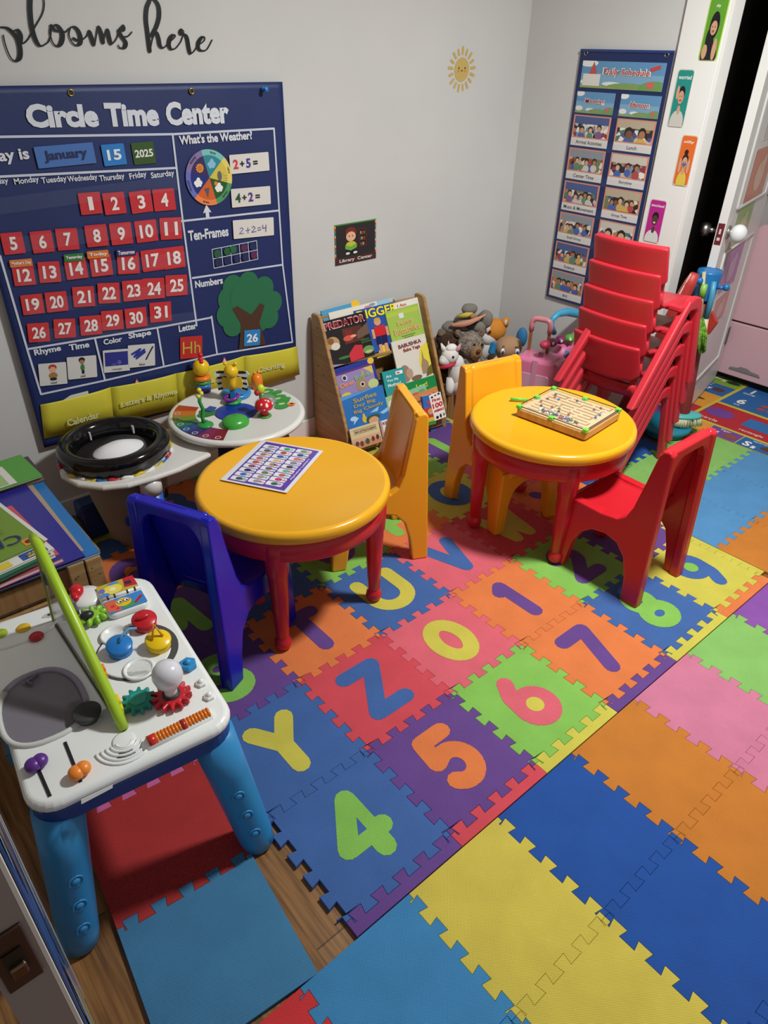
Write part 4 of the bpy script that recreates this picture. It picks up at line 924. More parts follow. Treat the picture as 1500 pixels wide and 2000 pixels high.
book(.018, (750, 727), (791, 716), (757, 778), '#2a9a9c', 'small teal board book leaning on the second tier', [('r', '#f0f0ea', .60, .78, .93, .91), ('e', '#c84a3a', .72, .84, .08, .03), ('r', '#a07f66', .05, .0, .95, .10)], thick=.018,
     title=[('Are', '#e6f0ea', .25, .80, .25, .1), ('You My', '#e6f0ea', .40, .62, .56, .12), ('Mother?', '#e6f0ea', .44, .45, .62, .12)], name='board_book')
# third tier
book(.022, (791, 750), (854, 731), (797, 800), '#1f8a48', 'green book with a yellow one-word title at the right of the third tier', [('r', '#186a38', 0, .0, 1, .2)], title=[('Lost!', '#d8d63a', .55, .75, .34, .2)])
book(.028, (792, 766), (838, 748), (797, 815), '#8fc09a', 'pale green book below the green one-word book', [('e', '#d05a3a', .5, .72, .2, .1), ('e', '#6fa07a', .8, .75, .15, .12)])
book(.020, (752, 777), (785, 765), (760, 818), '#a5c98e', 'soft green meadow book half hidden by the yellow chair', [('e', '#dfe3c8', .4, .6, .25, .2), ('e', '#8a9ac0', .55, .3, .25, .2), ('e', '#e0cf4a', .35, .12, .15, .1)])
book(.030, (668, 776), (749, 751), (684, 848), '#2f74bd', 'blue sky book with gold title letters and a small pear', [
    ('p', '#5a9ad8', [(0, .9), (.9, 1), (1, 1), (0, 1)]), ('p', '#9cc4ea', [(.55, .38), (.80, .48), (.74, .36)]), ('p', '#9cc4ea', [(.78, .3), (1, .38), (.98, .28), (.86, .24)]), ('e', '#b5d3ee', .16, .36, .08, .06), ('p', '#b5d3ee', [(.12, .2), (.2, .4), (.28, .34)]), ('e', '#d9b84a', .40, .26, .055, .10), ('e', '#d9b84a', .40, .36, .03, .06), ('e', '#2f5a3a', .60, .22, .17, .09), ('e', '#d8a07a', .60, .16, .12, .10), ('e', '#c0d8f0', .26, .06, .1, .05)],
    title=[('Surfies', '#b8a468', .52, .82, .56, .12, 2), ('Day Big', '#b8a468', .48, .66, .52, .11, 2), ('Big Cloudy', '#b8a468', .55, .52, .72, .11, 2)])
book(.034, (800, 777), (860, 752), (808, 832), '#cf8552', 'orange book with dark title letters behind the animal board book', [('r', '#6a4a9a', 0, 0, 1, .35), ('e', '#e0a070', .4, .5, .3, .1)], title=[('How Big Is It', '#7a4a2a', .52, .74, .8, .18, 3)])
# bottom tier
book(.044, (740, 824), (800, 806), (752, 870), '#e2dad4', 'white book with small purple title letters on the bottom tier', [('r', '#c88a86', .0, 0, .05, 1)], title=[('KEVIN H', '#3f3560', .32, .88, .5, .11)])
book(.050, (684, 839), (740, 822), (692, 880), '#d9c49c', 'tan desert book with tiny figures on the bottom tier', [('r', '#c9886a', .02, .0, .98, .45), ('r', '#d9a88a', .02, .3, .98, .5), ('e', '#5a4a3a', .15, .25, .06, .12), ('e', '#6a4a40', .3, .2, .06, .13), ('e', '#4a5a4a', .5, .24, .07, .14), ('e', '#6a3a34', .7, .28, .05, .12), ('e', '#4a4038', .86, .3, .05, .12), ('r', '#a08a60', .1, .88, .9, .90), ('r', '#a08a60', .1, .70, .9, .715)], title=[('TEN LITTLE RABBITS', '#6a5638', .5, .79, .76, .08)])
t = book(.052, (846, 771), (868, 763), (850, 822), '#ece8e2', 'small white board book with red animal title in front on the right', [('e', '#2a2a2a', .2, .90, .1, .04), ('e', '#3a3a3a', .5, .93, .09, .03), ('e', '#2a2a2a', .8, .95, .1, .04), ('e', '#2a2420', .25, .1, .12, .06), ('e', '#1f1f24', .55, .12, .08, .08), ('e', '#8a8a8a', .85, .13, .1, .06)], thick=.016,
     title=[('First', '#d0302c', .5, .77, .72, .12), ('100', '#d0302c', .5, .56, .86, .19), ('ANIMALS', '#d0302c', .5, .36, .86, .10)], name='board_book')
book(.050, (827, 774), (845, 770), (834, 832), '#2f6fc0', 'narrow blue, red and green board book beside the animal book', [('r', '#c83a34', 0, .25, 1, .6), ('r', '#d8b63a', 0, .12, 1, .25), ('r', '#3a8a3a', 0, 0, 1, .12), ('e', '#b8485a', .6, .75, .25, .08), ('e', '#c8a070', .6, .45, .3, .1)], thick=.018, name='board_book')

# ------------------------------------------------------------------ wooden crate with a heap of books at the left
def crate():
    x1, y0, y1, zt = -0.052, 0.965, 1.56, 0.437; x0 = -0.62
    t = thing('wooden_crate', 'slatted pine crate table with a heap of books, left of the toy table', 'crate', (x1, y0, 0))
    wd = M('#a98553', 0.55, 'wood', seed=62); wz = M('#b59463', 0.55, 'wood', seed=5)
    X = x0-x1
    for k, z in enumerate((.39, .315, .235, .155, .075)):
        MB().m(wd).slab(rrect(-X/2-.03, .009, .008, 3), -.03, .03, (X/2, .014, z), None, .003).build('front_slat', t)
        MB().m(M('#a98553', 0.55, 'wood', seed=7)).box((-.014, (y1-y0)/2, z), (.018, y1-y0-.06, .06)).build('side_slat', t, bevel=.004)
    for x, y in ((-.02, .0), (X+.02, .0), (-.02, y1-y0-.02), (X+.02, y1-y0-.02)):
        p = MB().m(wz).box((x, y+.005, zt/2+FZ/2), (.040, .04, zt-FZ)).build('corner_post', t, bevel=.003)
        if y == 0 and x > -.1:
            MB().m(wz).box((x-.043, y+.001, zt/2+FZ/2), (.042, .024, zt-FZ)).build('post_board', t, bevel=.003)
            b = MB().m(M('#5a4228', .6), True)
            for dx, z in ((-.008, .41), (.008, .385), (-.045, .40)): b.ball((x+dx, -.0145, z), (.0025, .0015, .0025), 8, 6)
            b.build('screws', p)
    MB().m(wd).box((X/2, (y1-y0)/2, zt-.008), (-X+.02, y1-y0-.03, .012)).build('top_boards', t)
crate()
def lbook(name, corner, z0, th, w_, h_, ang, cover, label, pages='#d8d2c6', deco=None, title=None):
    """a book lying flat: corner = its front right corner (world x, y); it extends w_ to the left and h_ to the back"""
    a = math.radians(ang); F = Matrix.Translation((corner[0], corner[1], z0)) @ Matrix.Rotation(a, 4, 'Z')
    t = thingF(name, label, 'book', F, 'books heaped on the crate')
    MB().m(M(pages, .7)).box((-w_/2, h_/2, th/2), (w_-.004, h_-.004, th-.002)).build('pages', t)
    b = MB().m(M(cover, .3)).box((-w_/2, h_/2, th-.0006), (w_, h_, .0012)).box((-w_/2, h_/2, .0006), (w_, h_, .0012)).build('cover', t)
    if deco:
        b = MB(); z = th+.0002
        for d in deco:
            z += .0003; b.m(M(d[1], .3))
            if d[0] == 'r': b.poly([(-d[4], d[3]), (-d[2], d[3]), (-d[2], d[5]), (-d[4], d[5])], I4, z)
            elif d[0] == 'e': b.disc(I4, -d[2], d[3], d[4], d[5], z)
            elif d[0] == 's': b.stroke([(-x, y) for x, y in d[2]], d[3], I4, z)
        b.build('cover_picture', t)
    if title:
        b = MB()
        for s, c, x, y, an, hh in title:
            Fr = Matrix.Translation((-x, y, 0)) @ Matrix.Rotation(math.radians(an), 4, 'Z'); b.m(M(c, .3)).text(s, Fr, 0, 0, h=hh, z=th+.003, bold=.0)
        b.build('title_lettering', t)
    return t
zc = .4375
k = lbook('large_book', (-0.05, 0.955), zc, .008, .42, .585, -1, '#2a72b4', 'big blue bordered book at the bottom of the crate heap', deco=[('r', '#b09a80', .03, .03, .05, .56), ('r', '#2a2a86', .05, .01, .41, .575)])
lbook('large_book', (-0.088, 0.953), zc+.0085, .005, .36, .56, 0, '#23206e', 'dark navy book lying second from the bottom of the crate heap', '#2a2626', deco=[('r', '#2f2c8c', .0, .0, .10, .54)])
lbook('large_book', (-0.137, 0.962), zc+.014, .012, .34, .33, 4, '#c8505a', 'coral red backed book in the lower middle of the crate heap', '#dccfca', deco=[('r', '#2f2c86', 0, 0, .03, .02)])
lbook('large_book', (-0.150, 0.975), zc+.0265, .010, .34, .46, 6, '#dcd8d2', 'white covered book with a dark page edge in the crate heap', '#cfc9be', deco=[('r', '#2b2522', .01, .2, .08, .45), ('e', '#2a6a72', .045, .36, .015, .02)])
lbook('large_book', (-0.175, 0.962), zc+.037, .009, .33, .40, 10, '#2e6a50', 'dark green edged book near the top of the crate heap', '#3a5a4a')
k = lbook('large_book', (-0.148, 0.975), zc+.0465, .006, .33, .36, 8, '#dedad4', 'white book with blue and yellow lettering under the green book', deco=[('r', '#2a4aa0', .012, .004, .075, .034), ('r', '#d8c23a', .018, .008, .06, .026), ('r', '#d8c23a', .10, .004, .14, .03), ('r', '#2a4aa0', .145, .004, .2, .03)], title=[('BABY', '#2a3a5a', .04, .017, 0, .012)])
lbook('large_book', (-0.158, 1.012), zc+.053, .005, .32, .33, 9, '#6f8f2c', 'olive green book with scribbled fur drawing on top of the crate heap', deco=[
    ('r', '#dcd8d0', -.010, .0, .0, .33), ('r', '#e08a2a', .012, .012, .04, .044), ('e', '#5a2f12', .026, .028, .009, .009), ('e', '#d08a3a', .13, .235, .06, .04), ('e', '#d9a58a', .15, .26, .05, .03), ('e', '#b03a34', .14, .25, .05, .012)]+
    [('s', '#4a3f28', [(.13+.004*i, .16), (.045+.013*i, .07+.012*(i % 3)+.10*(1-i/9))], .0011) for i in range(10)]+[('s', '#4a3f28', [(.15, .17), (.05, .10+.015*i)], .0009) for i in range(6)],
    title=[('CRAZY', '#1f2a6a', .125, .072, 170, .042)])
lbook('large_book', (-0.04, 1.395), zc+.0255, .006, .30, .17, 3, '#4f9a35', 'bright green book at the back of the crate heap', deco=[('r', '#dcd8d0', .07, .005, .29, .13), ('r', '#9ab878', .09, .01, .28, .115)])
lbook('large_book', (-0.035, 1.40), zc+.0090, .015, .30, .155, -1, '#3a2f3c', 'patterned dark book beneath the bright green one on the crate', '#8a6a5a')
# ------------------------------------------------------------------ circle-time calendar chart on the back wall
CY = 1.853
P0 = Vector((0.0, CY, 0)); CN = Vector((0, -1, 0))
def calendar():
    x0, x1, z0, z1 = 0.088, 1.180, 0.325, 1.432
    O = Vector((x0, CY, z0)); F = frame(O, (1, 0, 0), (0, 0, 1)); W, H = x1-x0, z1-z0
    def q(px, py): v = on_y(px, py, CY); return (v.x-x0, v.z-z0)
    t = thingF('calendar_pocket_chart', 'big navy blue pocket chart with calendar grid and yellow pockets on the wall', 'wall chart', F)
    # cloth with shallow folds; local z is the distance out of the cloth plane
    def wave(x, y): return -.0021 + .0009*math.sin(x*11+y*2.5)+.0006*math.sin(x*23-y*5)*(0.4+y) - .001*(1-y/H)
    nv = M('#192b63', 0.5, 'fabric')
    b = MB().m(nv, True); nx, ny = 56, 56; vs = []; fs = []
    for j in range(ny+1):
        for i in range(nx+1):
            x, y = W*i/nx, H*j/ny
            yy = y-.018*(1-j/ny)*(math.sin(PI*i/nx))**2*0.0
            vs.append((x, yy, wave(x, y)))
    for j in range(ny):
        for i in range(nx): a = j*(nx+1)+i; fs.append((a, a+1, a+nx+2, a+nx+1))
    o = b.add(vs, fs).build('cloth', t); k = o.modifiers.new('thickness', 'SOLIDIFY'); k.thickness = .002; k.offset = -1
    wl = M('#c9cfe0', 0.6)
    b = MB().m(wl)
    for pts in ([(-40, 268), (340, 262), (535, 251)], [(535, 251), (552, 517), (571, 668)], [(337, 263), (357, 432), (384, 636)], [(-40, 347), (343, 328)], [(354, 432), (545, 411)], [(376, 543), (552, 517)],
                [(0, 500), (53, 682), (80, 770)], [(53, 682), (185, 660), (307, 640), (413, 620)], [(185, 660), (205, 743)], [(307, 640), (320, 716)], [(413, 618), (424, 692)], [(80, 770), (205, 743), (320, 716), (424, 692), (571, 668)]):
        b.stroke([q(*p_) for p_ in pts], .0034, I4, .0004, 6)
    b.build('printed_lines', t)
    def ptext(b, s, L_, R_, hp, bold=.03, z=.0008, col=None):
        if col: b.m(col)
        A, B = Vector(q(*L_)), Vector(q(*R_)); up = Vector(q((L_[0]+R_[0])/2, (L_[1]+R_[1])/2-hp))-(A+B)/2
        an = math.atan2(B.y-A.y, B.x-A.x); c = (A+B)/2+up*.5
        b.text(s, Matrix.Translation((c.x, c.y, 0)) @ Matrix.Rotation(an, 4, 'Z'), 0, 0, w=(B-A).length, h=up.length, z=z, bold=bold)
    tw = M('#d8dce6', 0.55)
    for s, L_, R_, hp, bo in (('Circle', (52, 250), (192, 248), 46, .05), ('Time', (206, 248), (310, 246), 46, .05), ('Center', (325, 246), (447, 241), 46, .05)):
        b = MB().m(tw); ptext(b, s, L_, R_, hp, bo); b.build('title_word', t)
    for s, L_, R_, hp, bo in (('Today is', (-62, 328), (57, 317), 30, .03), ("What's the Weather?", (351, 283), (493, 272), 18, .035), ('Ten-Frames', (368, 471), (446, 461), 20, .035), ('Numbers', (381, 563), (435, 554), 14, .035), ('Letter', (349, 649), (384, 642), 13, .035),
                              ('Color', (202, 674), (238, 667), 11, .035), ('Shape', (251, 665), (295, 657), 14, .035), ('Rhyme', (67, 698), (119, 688), 15, .035), ('Time', (135, 685), (174, 678), 12, .035),
                              ('Sunday', (-28, 365), (16, 361), 15, .02), ('Monday', (28, 364), (76, 358), 15, .02), ('Tuesday', (81, 362), (130, 357), 15, .02), ('Wednesday', (132, 359), (190, 354), 15, .02), ('Thursday', (194, 358), (243, 352), 15, .02), ('Friday', (253, 354), (286, 348), 15, .02), ('Saturday', (295, 352), (340, 346), 15, .02)):
        b = MB().m(tw); ptext(b, s, L_, R_, hp, bo); b.build('heading', t)
    # clear pocket strips
    film = M('#b8c4e0', 0.12, 'film')
    for y in (408, 484, 548, 604, 660):
        a, e = Vector(q(-6+(y-400)*.3, y+10)), Vector(q(345+(y-400)*.15, y-38+(y-400)*.03))
        b = MB().m(film); hgt = .045; n = Vector((-(e-a).y, (e-a).x)).normalized()*hgt
        b.poly([tuple(a), tuple(e), tuple(e+n), tuple(a+n)], I4, .0105); b.build('clear_pocket', t)
    # grommets and push pin
    for px, py in ((138, 181), (374, 178)):
        x, y = q(px, py); MB().m(M('#b09a5a', .3, 'metal'), True).tube([(x+.008*math.cos(2*PI*i/18), y+.008*math.sin(2*PI*i/18), .001) for i in range(18)], .0022, 8, closed=True).m(M('#1a1a1e', .6)).disc(I4, x, y, .007, .007, .0006).build('grommet', t)
    # weather wheel
    c = q(408, 347); rx = (q(453, 345)[0]-q(363, 349)[0])/2
    Fw = Matrix.Translation((c[0], c[1], .004)); b = MB(); cc = [('#2f8a9a', '#7cc4bc'), ('#3a2a5e', '#8a74a8'), ('#20307c', '#6a74c0'), ('#d9622e', '#f08a50'), ('#24592f', '#4f9a64'), ('#d9c24a', '#e6d26a')]
    for i in range(6):
        a0 = 43+60*i
        for r0, r1, h in ((0, .80, cc[i][0]), (.80, 1, cc[i][1])):
            pts = [(rx*r1*math.cos(math.radians(a0+60*k/8)), rx*r1*math.sin(math.radians(a0+60*k/8))) for k in range(9)]
            pts += [(0, 0)] if r0 == 0 else [(rx*r0*math.cos(math.radians(a0+60*k/8)), rx*r0*math.sin(math.radians(a0+60*k/8))) for k in range(8, -1, -1)]
            b.m(M(h, .4)).prism(pts, Fw, -.0025, 0)
    wh = b.build('weather_wheel', t)
    b = MB(); P = lambda a, r: (rx*r*math.cos(math.radians(a)), rx*r*math.sin(math.radians(a)))
    x, y = P(135, .52); b.m(M('#e8b84a', .4)); b.poly([(x+.016*(1 if i % 2 else .72)*math.cos(PI*i/12), y+.016*(1 if i % 2 else .72)*math.sin(PI*i/12)) for i in range(24)], Fw, .0004); b.m(M('#e0702a', .4)).disc(Fw, x, y, .0105, .0105, .0007)
    for a, h in ((73, '#8fc0dc'), (193, '#f0f0f0'), (315, '#f2f2ee')):
        x, y = P(a, .52); b.m(M(h, .4))
        for k, (dx, dy, r) in enumerate(((0, 0, .010), (-.009, -.002, .007), (.009, -.002, .007), (.002, .008, .007), (-.005, -.009, .007), (.006, -.009, .006))): b.disc(Fw, x+dx, y+dy, r, r, .0004+.00005*k)
    b.m(M('#5f646a', .4)).disc(Fw, rx*.45, -rx*.0+.003, .009, .016, .0004)
    for i in range(10): b.disc(Fw, rx*.62+.006*(i % 3), -.014+.008*(i//3), .0014, .0014, .0004)
    x, y = P(253, .52); b.m(M('#5c5a58', .4)).poly([(x-.012, y+.012), (x, y-.020), (x+.010, y+.014)], Fw, .0004)
    x, y = P(315, .36); b.m(M('#e08a3a', .4)).disc(Fw, x, y+.003, .007, .007, .0003)
    b.build('weather_pictures', wh)
    b = MB().m(M('#1f2026', .5))
    for s, a in (('foggy', 73), ('sunny', 133), ('snowy', 193), ('windy', 253), ('cloudy', 313), ('rainy', 13)):
        x, y = P(a, .89); b.text(s, Fw @ Matrix.Translation((x, y, 0)) @ Matrix.Rotation(math.radians(a-90), 4, 'Z'), 0, 0, h=.010, z=.0006, bold=.02)
    b.build('weather_words', wh)
    x, y = q(404, 411); MB().m(tw).poly([(x-.017, y-.008), (x-.007, y-.006), (x-.007, y-.024), (x+.007, y-.024), (x+.007, y-.006), (x+.017, y-.008), (x, y+.020)], I4, .001).build('printed_arrow', t)
    # ten frame
    a, e, d = Vector(q(414, 487)), Vector(q(501, 470)), Vector(q(418, 524)); b = MB().m(wl)
    for k in range(6): b.stroke([tuple(a.lerp(e, k/5)), tuple(a.lerp(e, k/5)+d-a)], .0013, I4, .0005, 5)
    for k in (0, .5, 1): b.stroke([tuple(a+(d-a)*k), tuple(e+(d-a)*k)], .0013, I4, .0005, 5)
    b.build('ten_frame_grid', t)
    for k, (i, j, h) in enumerate(((.5, .55, '#1c5a36'), (1.6, .5, '#1c5a36'), (2.25, .42, '#216440'), (3.5, .5, '#5a2450'), (4.5, .5, '#1b2458'), (.5, 1.5, '#182252'), (1.5, 1.5, '#182252'), (2.6, 1.5, '#1a2456'), (3.55, 1.5, '#1a2456'), (4.55, 1.45, '#5a2450'))):
        c = a.lerp(e, i/5)+(d-a)*(j/2); MB().m(M(h, .7)).slab([(c.x+.0145*math.cos(2*PI*n/16), c.y+.0145*math.sin(2*PI*n/16)) for n in range(16)], .001, .003).build('felt_counter', t)
    # tree
    gr = M('#236b46', .8, 'tree'); b = MB().m(gr)
    for k, (px, py, r) in enumerate(((485, 600, .085), (448, 585, .05), (455, 560, .045), (485, 553, .045), (515, 562, .045), (532, 590, .045), (525, 620, .045), (445, 615, .05), (455, 635, .045), (505, 625, .05), (480, 580, .07))):
        x, y = q(px, py); b.disc(I4, x, y, r, r, .001+.00012*k, 28)
    tr = b.build('felt_tree_crown', t)
    pts = [q(*p_) for p_ in ((453, 603), (470, 632), (466, 682), (519, 672), (506, 630), (516, 596), (507, 592), (490, 614), (462, 597))]
    MB().m(M('#4a2c1c', .8)).poly(pts, I4, .0032).build('felt_tree_trunk', t)
    # yellow pockets
    tops = [(78, 790), (215, 756), (343, 729), (475, 695), (579, 676)]; bots = [(86, 857), (222, 826), (347, 797), (478, 765), (585, 731)]
    yl = M('#dacd3a', .6, 'fabric')
    for i, (s, L_, R_) in enumerate((('Calendar', (128, 830), (190, 812)), ('Letters & Rhymes', (234, 795), (343, 768)), ('Colors & Shapes', (366, 760), (455, 737)), ('Counting', (500, 729), (552, 716)))):
        A, B, C_, D = Vector(q(*tops[i])), Vector(q(*tops[i+1])), Vector(q(*bots[i+1])), Vector(q(*bots[i]))
        b = MB().m(yl, True); vs = []; fs = []; n = 8
        for k in range(n+1):
            u = k/n; bul = .004+.012*math.sin(PI*u)**.7
            for v, kk in ((0, .002), (.5, bul*.8), (.96, bul), (1, bul-.002)):
                p_ = D.lerp(C_, u).lerp(A.lerp(B, u), v); vs.append((p_.x, p_.y, kk))
        for k in range(n):
            for m_ in range(3): fs.append((k*4+m_, (k+1)*4+m_, (k+1)*4+m_+1, k*4+m_+1))
        po = b.add(vs, fs).build('yellow_pocket', t); md = po.modifiers.new('thickness', 'SOLIDIFY'); md.thickness = .0015; md.offset = -1
        b = MB().m(M('#d6d49a', .6)); ptext(b, s, L_, R_, 13, .03, z=.0185); b.build('pocket_lettering', po)
    def card(name, px, py, wpx, hpx, face, label, cat, group=None, dz=.003, text=None, tcol='#efe4e0', th=.62, roll=0, deco=None, tbold=.03, tw_=None):
        A, B = Vector(q(px-wpx/2, py+wpx*.045)), Vector(q(px+wpx/2, py-wpx*.045)); w_ = (B-A).length
        u = Vector(q(px, py-hpx/2))-Vector(q(px, py+hpx/2)); h_ = abs(u.y); an = math.atan2(B.y-A.y, B.x-A.x)+math.radians(roll); c = q(px, py)
        G_ = F @ Matrix.Translation((c[0], c[1], dz)) @ Matrix.Rotation(an, 4, 'Z')
        o = thingF(name, label, cat, G_, group)
        MB().m(M(face, .3)).slab(rrect(w_/2, h_/2, .003, 2), -.0006, .0003).build('card_stock', o)
        if deco:
            b = MB(); z = .0005
            for d in deco:
                z += .0002; b.m(M(d[1], .35))
                if d[0] == 'r': b.poly([(d[2]*w_, d[3]*h_), (d[4]*w_, d[3]*h_), (d[4]*w_, d[5]*h_), (d[2]*w_, d[5]*h_)], I4, z)
                elif d[0] == 'e': b.disc(I4, d[2]*w_, d[3]*h_, d[4]*w_, d[5]*h_, z, 16)
                elif d[0] == 's': b.stroke([(x*w_, y*h_) for x, y in d[2]], d[3]*h_, I4, z, 8)
            b.build('printed_picture', o)
        if text:
            for s, tc, x, y, hh, ww in (text if isinstance(text, list) else [(text, tcol, 0, 0, th, tw_)]):
                b = MB().m(M(tc, .35)); b.text(s, I4, x*w_, y*h_, w=ww*w_ if ww else None, h=hh*h_ if hh else None, z=.0022, bold=tbold); b.build('numeral' if s.isdigit() else 'lettering', o)
        return o
    nums = {1: (176, 397), 2: (223, 397), 3: (275, 394), 4: (320, 390), 5: (25, 475), 6: (82, 472), 7: (131, 467), 8: (188, 460), 9: (236, 456), 10: (285, 451), 11: (333, 446), 12: (46, 537), 13: (96, 531), 14: (148, 524), 15: (197, 518), 16: (250, 514), 17: (297, 508), 18: (339, 503),
            19: (63, 594), 20: (110, 589), 21: (163, 579), 22: (212, 572), 23: (260, 567), 24: (300, 563), 25: (344, 557), 26: (75, 649), 27: (126, 641), 28: (177, 635), 29: (219, 625), 30: (265, 620), 31: (313, 609)}
    random.seed(11)
    for n, (px, py) in nums.items():
        card('number_card', px, py, 42, 43-max(0, (py-480))*.03, '#c8343a', 'red calendar card printed with white number %d in the date grid' % n, 'calendar card', 'red calendar cards', .003+.0001*(n % 3), str(n), tw_=.34 if n < 10 and n != 1 else (.22 if n == 1 else .62), roll=random.uniform(-2.5, 2.5), tbold=.03)
    for s, px, py, face, wd in (('Yesterday', 143, 502, '#2f7a3c', 38), ('Today', 190, 496, '#d9722e', 42), ('Tomorrow', 245, 492, '#2b2a6a', 38), ("Mother's Day", 40, 513, '#d97a44', 44)):
        card('day_marker', px, py, wd, 15, face, '%s marker tab reading %s above a red date card' % ({'Yesterday': 'green', 'Today': 'orange', 'Tomorrow': 'navy', "Mother's Day": 'pale orange'}[s], s), 'calendar marker', 'day marker tabs', .0062, s, th=.55, tw_=.85)
    card('month_card', 128, 303, 114, 42, '#4a74b8', 'pale blue month card reading January behind clear plastic', 'calendar card', None, .003, 'January', '#28305a', .58, tw_=.74)
    card('day_card', 222, 302, 44, 42, '#2f7fcc', 'bright blue card with white 15 in the Today row', 'calendar card', None, .003, '15', '#e8eef4', .5, tw_=.62)
    card('year_card', 280, 299, 43, 43, '#3c5a2c', 'dark green year card reading 2025', 'calendar card', None, .003, '2025', '#e4e6dc', .36, tw_=.82)
    card('equation_card', 487, 318, 76, 37, '#dcd8d2', 'white card with coloured sum 2+5= beside the weather wheel', 'equation card', None, .003, [('2', '#d83a3a', -.36, 0, .5, None), ('+', '#2a2426', -.20, 0, .28, None), ('5', '#4a3f9a', -.04, 0, .5, None), ('=', '#2a2426', .14, 0, .2, None)])
    card('equation_card', 490, 384, 76, 36, '#dcd8d2', 'white card with coloured sum 4+2= below the weather wheel', 'equation card', None, .003, [('4', '#2a5a34', -.34, 0, .5, None), ('+', '#3a3436', -.18, 0, .28, None), ('2', '#5a3a8a', -.02, 0, .5, None), ('=', '#3a3436', .16, 0, .2, None)])
    card('equation_card', 495, 445, 79, 36, '#dcd8d2', 'white card with handwritten purple sum 2+2=4 above the ten frame', 'equation card', None, .003, None, deco=[('s', '#5a4a90', [(-.34, .02), (-.30, .08), (-.26, 0), (-.36, -.25), (-.26, -.24)], .02), ('s', '#5a4a90', [(-.20, -.1), (-.10, -.08)], .02), ('s', '#5a4a90', [(-.15, .05), (-.15, -.25)], .02), ('s', '#5a4a90', [(-.05, .02), (-.01, .1), (.03, .0), (-.06, -.22), (.05, -.2)], .02), ('s', '#5a4a90', [(.09, -.02), (.17, 0)], .02), ('s', '#5a4a90', [(.09, -.14), (.17, -.12)], .02), ('s', '#5a4a90', [(.22, .12), (.22, -.06), (.30, -.03)], .02), ('s', '#5a4a90', [(.30, .12), (.29, -.25)], .02)])
    card('number_card', 491, 659, 31, 31, '#2f86c8', 'small blue card with white 26 on the felt tree trunk', 'calendar card', None, .006, '26', '#e8eef4', .55, tw_=.7)
    card('letter_card', 373, 678, 43, 43, '#c2302f', 'red card with yellow letters Hh in the Letter box', 'letter card', None, .003, 'Hh', '#c9a848', .55, tw_=.8, tbold=.0)
    for (px, py, w_, lab, s, deco) in ((103, 730, 54, 'white picture card of an angry red-haired boy labelled mad', 'mad', [('e', '#b0402a', 0, .30, .15, .14), ('e', '#dba98a', 0, .20, .12, .13), ('e', '#a87a3a', 0, -.06, .16, .14), ('e', '#2a2430', 0, -.22, .13, .07)]),
                                      (160, 717, 57, 'white picture card of a dark-haired child labelled sad', 'sad', [('e', '#2a2024', 0, .34, .11, .12), ('e', '#a8765a', 0, .25, .08, .1), ('e', '#3f7a4a', .01, .0, .07, .16), ('e', '#26242c', .02, -.2, .05, .10)]),
                                      (227, 704, 51, 'white card with a blue square labelled rectangle', 'rectangle', [('r', '#2a2f86', -.44, -.22, .44, .40), ('e', '#5a5fae', .1, -.08, .08, .1), ('e', '#4a4fa0', -.1, -.15, .1, .06)]),
                                      (276, 694, 52, 'white card with a scribbled blue crayon patch labelled blue', 'blue', [('s', '#2a3590', [(-.36, .1), (-.05, .30), (-.28, -.02), (.1, .26), (-.2, -.1), (.12, .16)], .05), ('s', '#2a2a50', [(.42, .36), (.24, .0), (.16, -.18)], .035)])):
        card('picture_card', px, py, w_, 44, '#d3d0cc', lab, 'picture card', None, .003+.0008*(px == 276), [(s, '#2a2a2a', 0, -.38, .11, None)], deco=deco, tbold=.0)
    # loose paper sticking out of a pocket
    c = q(140, 782); G_ = F @ Matrix.Translation((c[0], c[1], .001)); o = MB().m(M('#d8d4ce', .6)).slab([(-.06, -.03), (.06, -.03), (.062, .02), (.0, .02), (-.04, .005)], 0, .0008).build('paper_scrap'); place(o, G_); tag(o, 'white folded paper sticking out of the leftmost yellow pocket', 'paper')
    for px, py, l in ((267, 745, 'red edged paper tip peeking from the second yellow pocket'), (438, 702, 'dark edged paper tip peeking above the third yellow pocket')):
        c = q(px, py); o = MB().m(M('#c8405a', .6)).slab([(-.018, -.02), (.018, -.02), (0, .012)], 0, .0006).m(M('#e0dcd8', .6)).slab([(-.012, -.02), (.012, -.02), (0, .006)], 0, .0009).build('paper_scrap'); place(o, F @ Matrix.Translation((c[0], c[1], .0008))); tag(o, l, 'paper')
calendar()
def pin():
    F = frame(on_y(514, 174, CY-.006), (1, 0, 0), (0, 0, 1))
    t = thingF('push_pin', 'bright blue push pin at the top right corner of the calendar chart', 'push pin', F)
    MB().m(M('#1f7cc8', .25), True).lathe([(.008, .0), (.008, .003), (.0045, .005), (.004, .014), (.007, .017), (.0085, .020), (.007, .022), (0, .022)], (0, 0, .002), 16).build('head', t)
    MB().m(M('#b0b0b0', .3, 'metal')).cyl((0, 0, -.03), (0, 0, .004), .0006, n=6).build('needle', t)
pin()

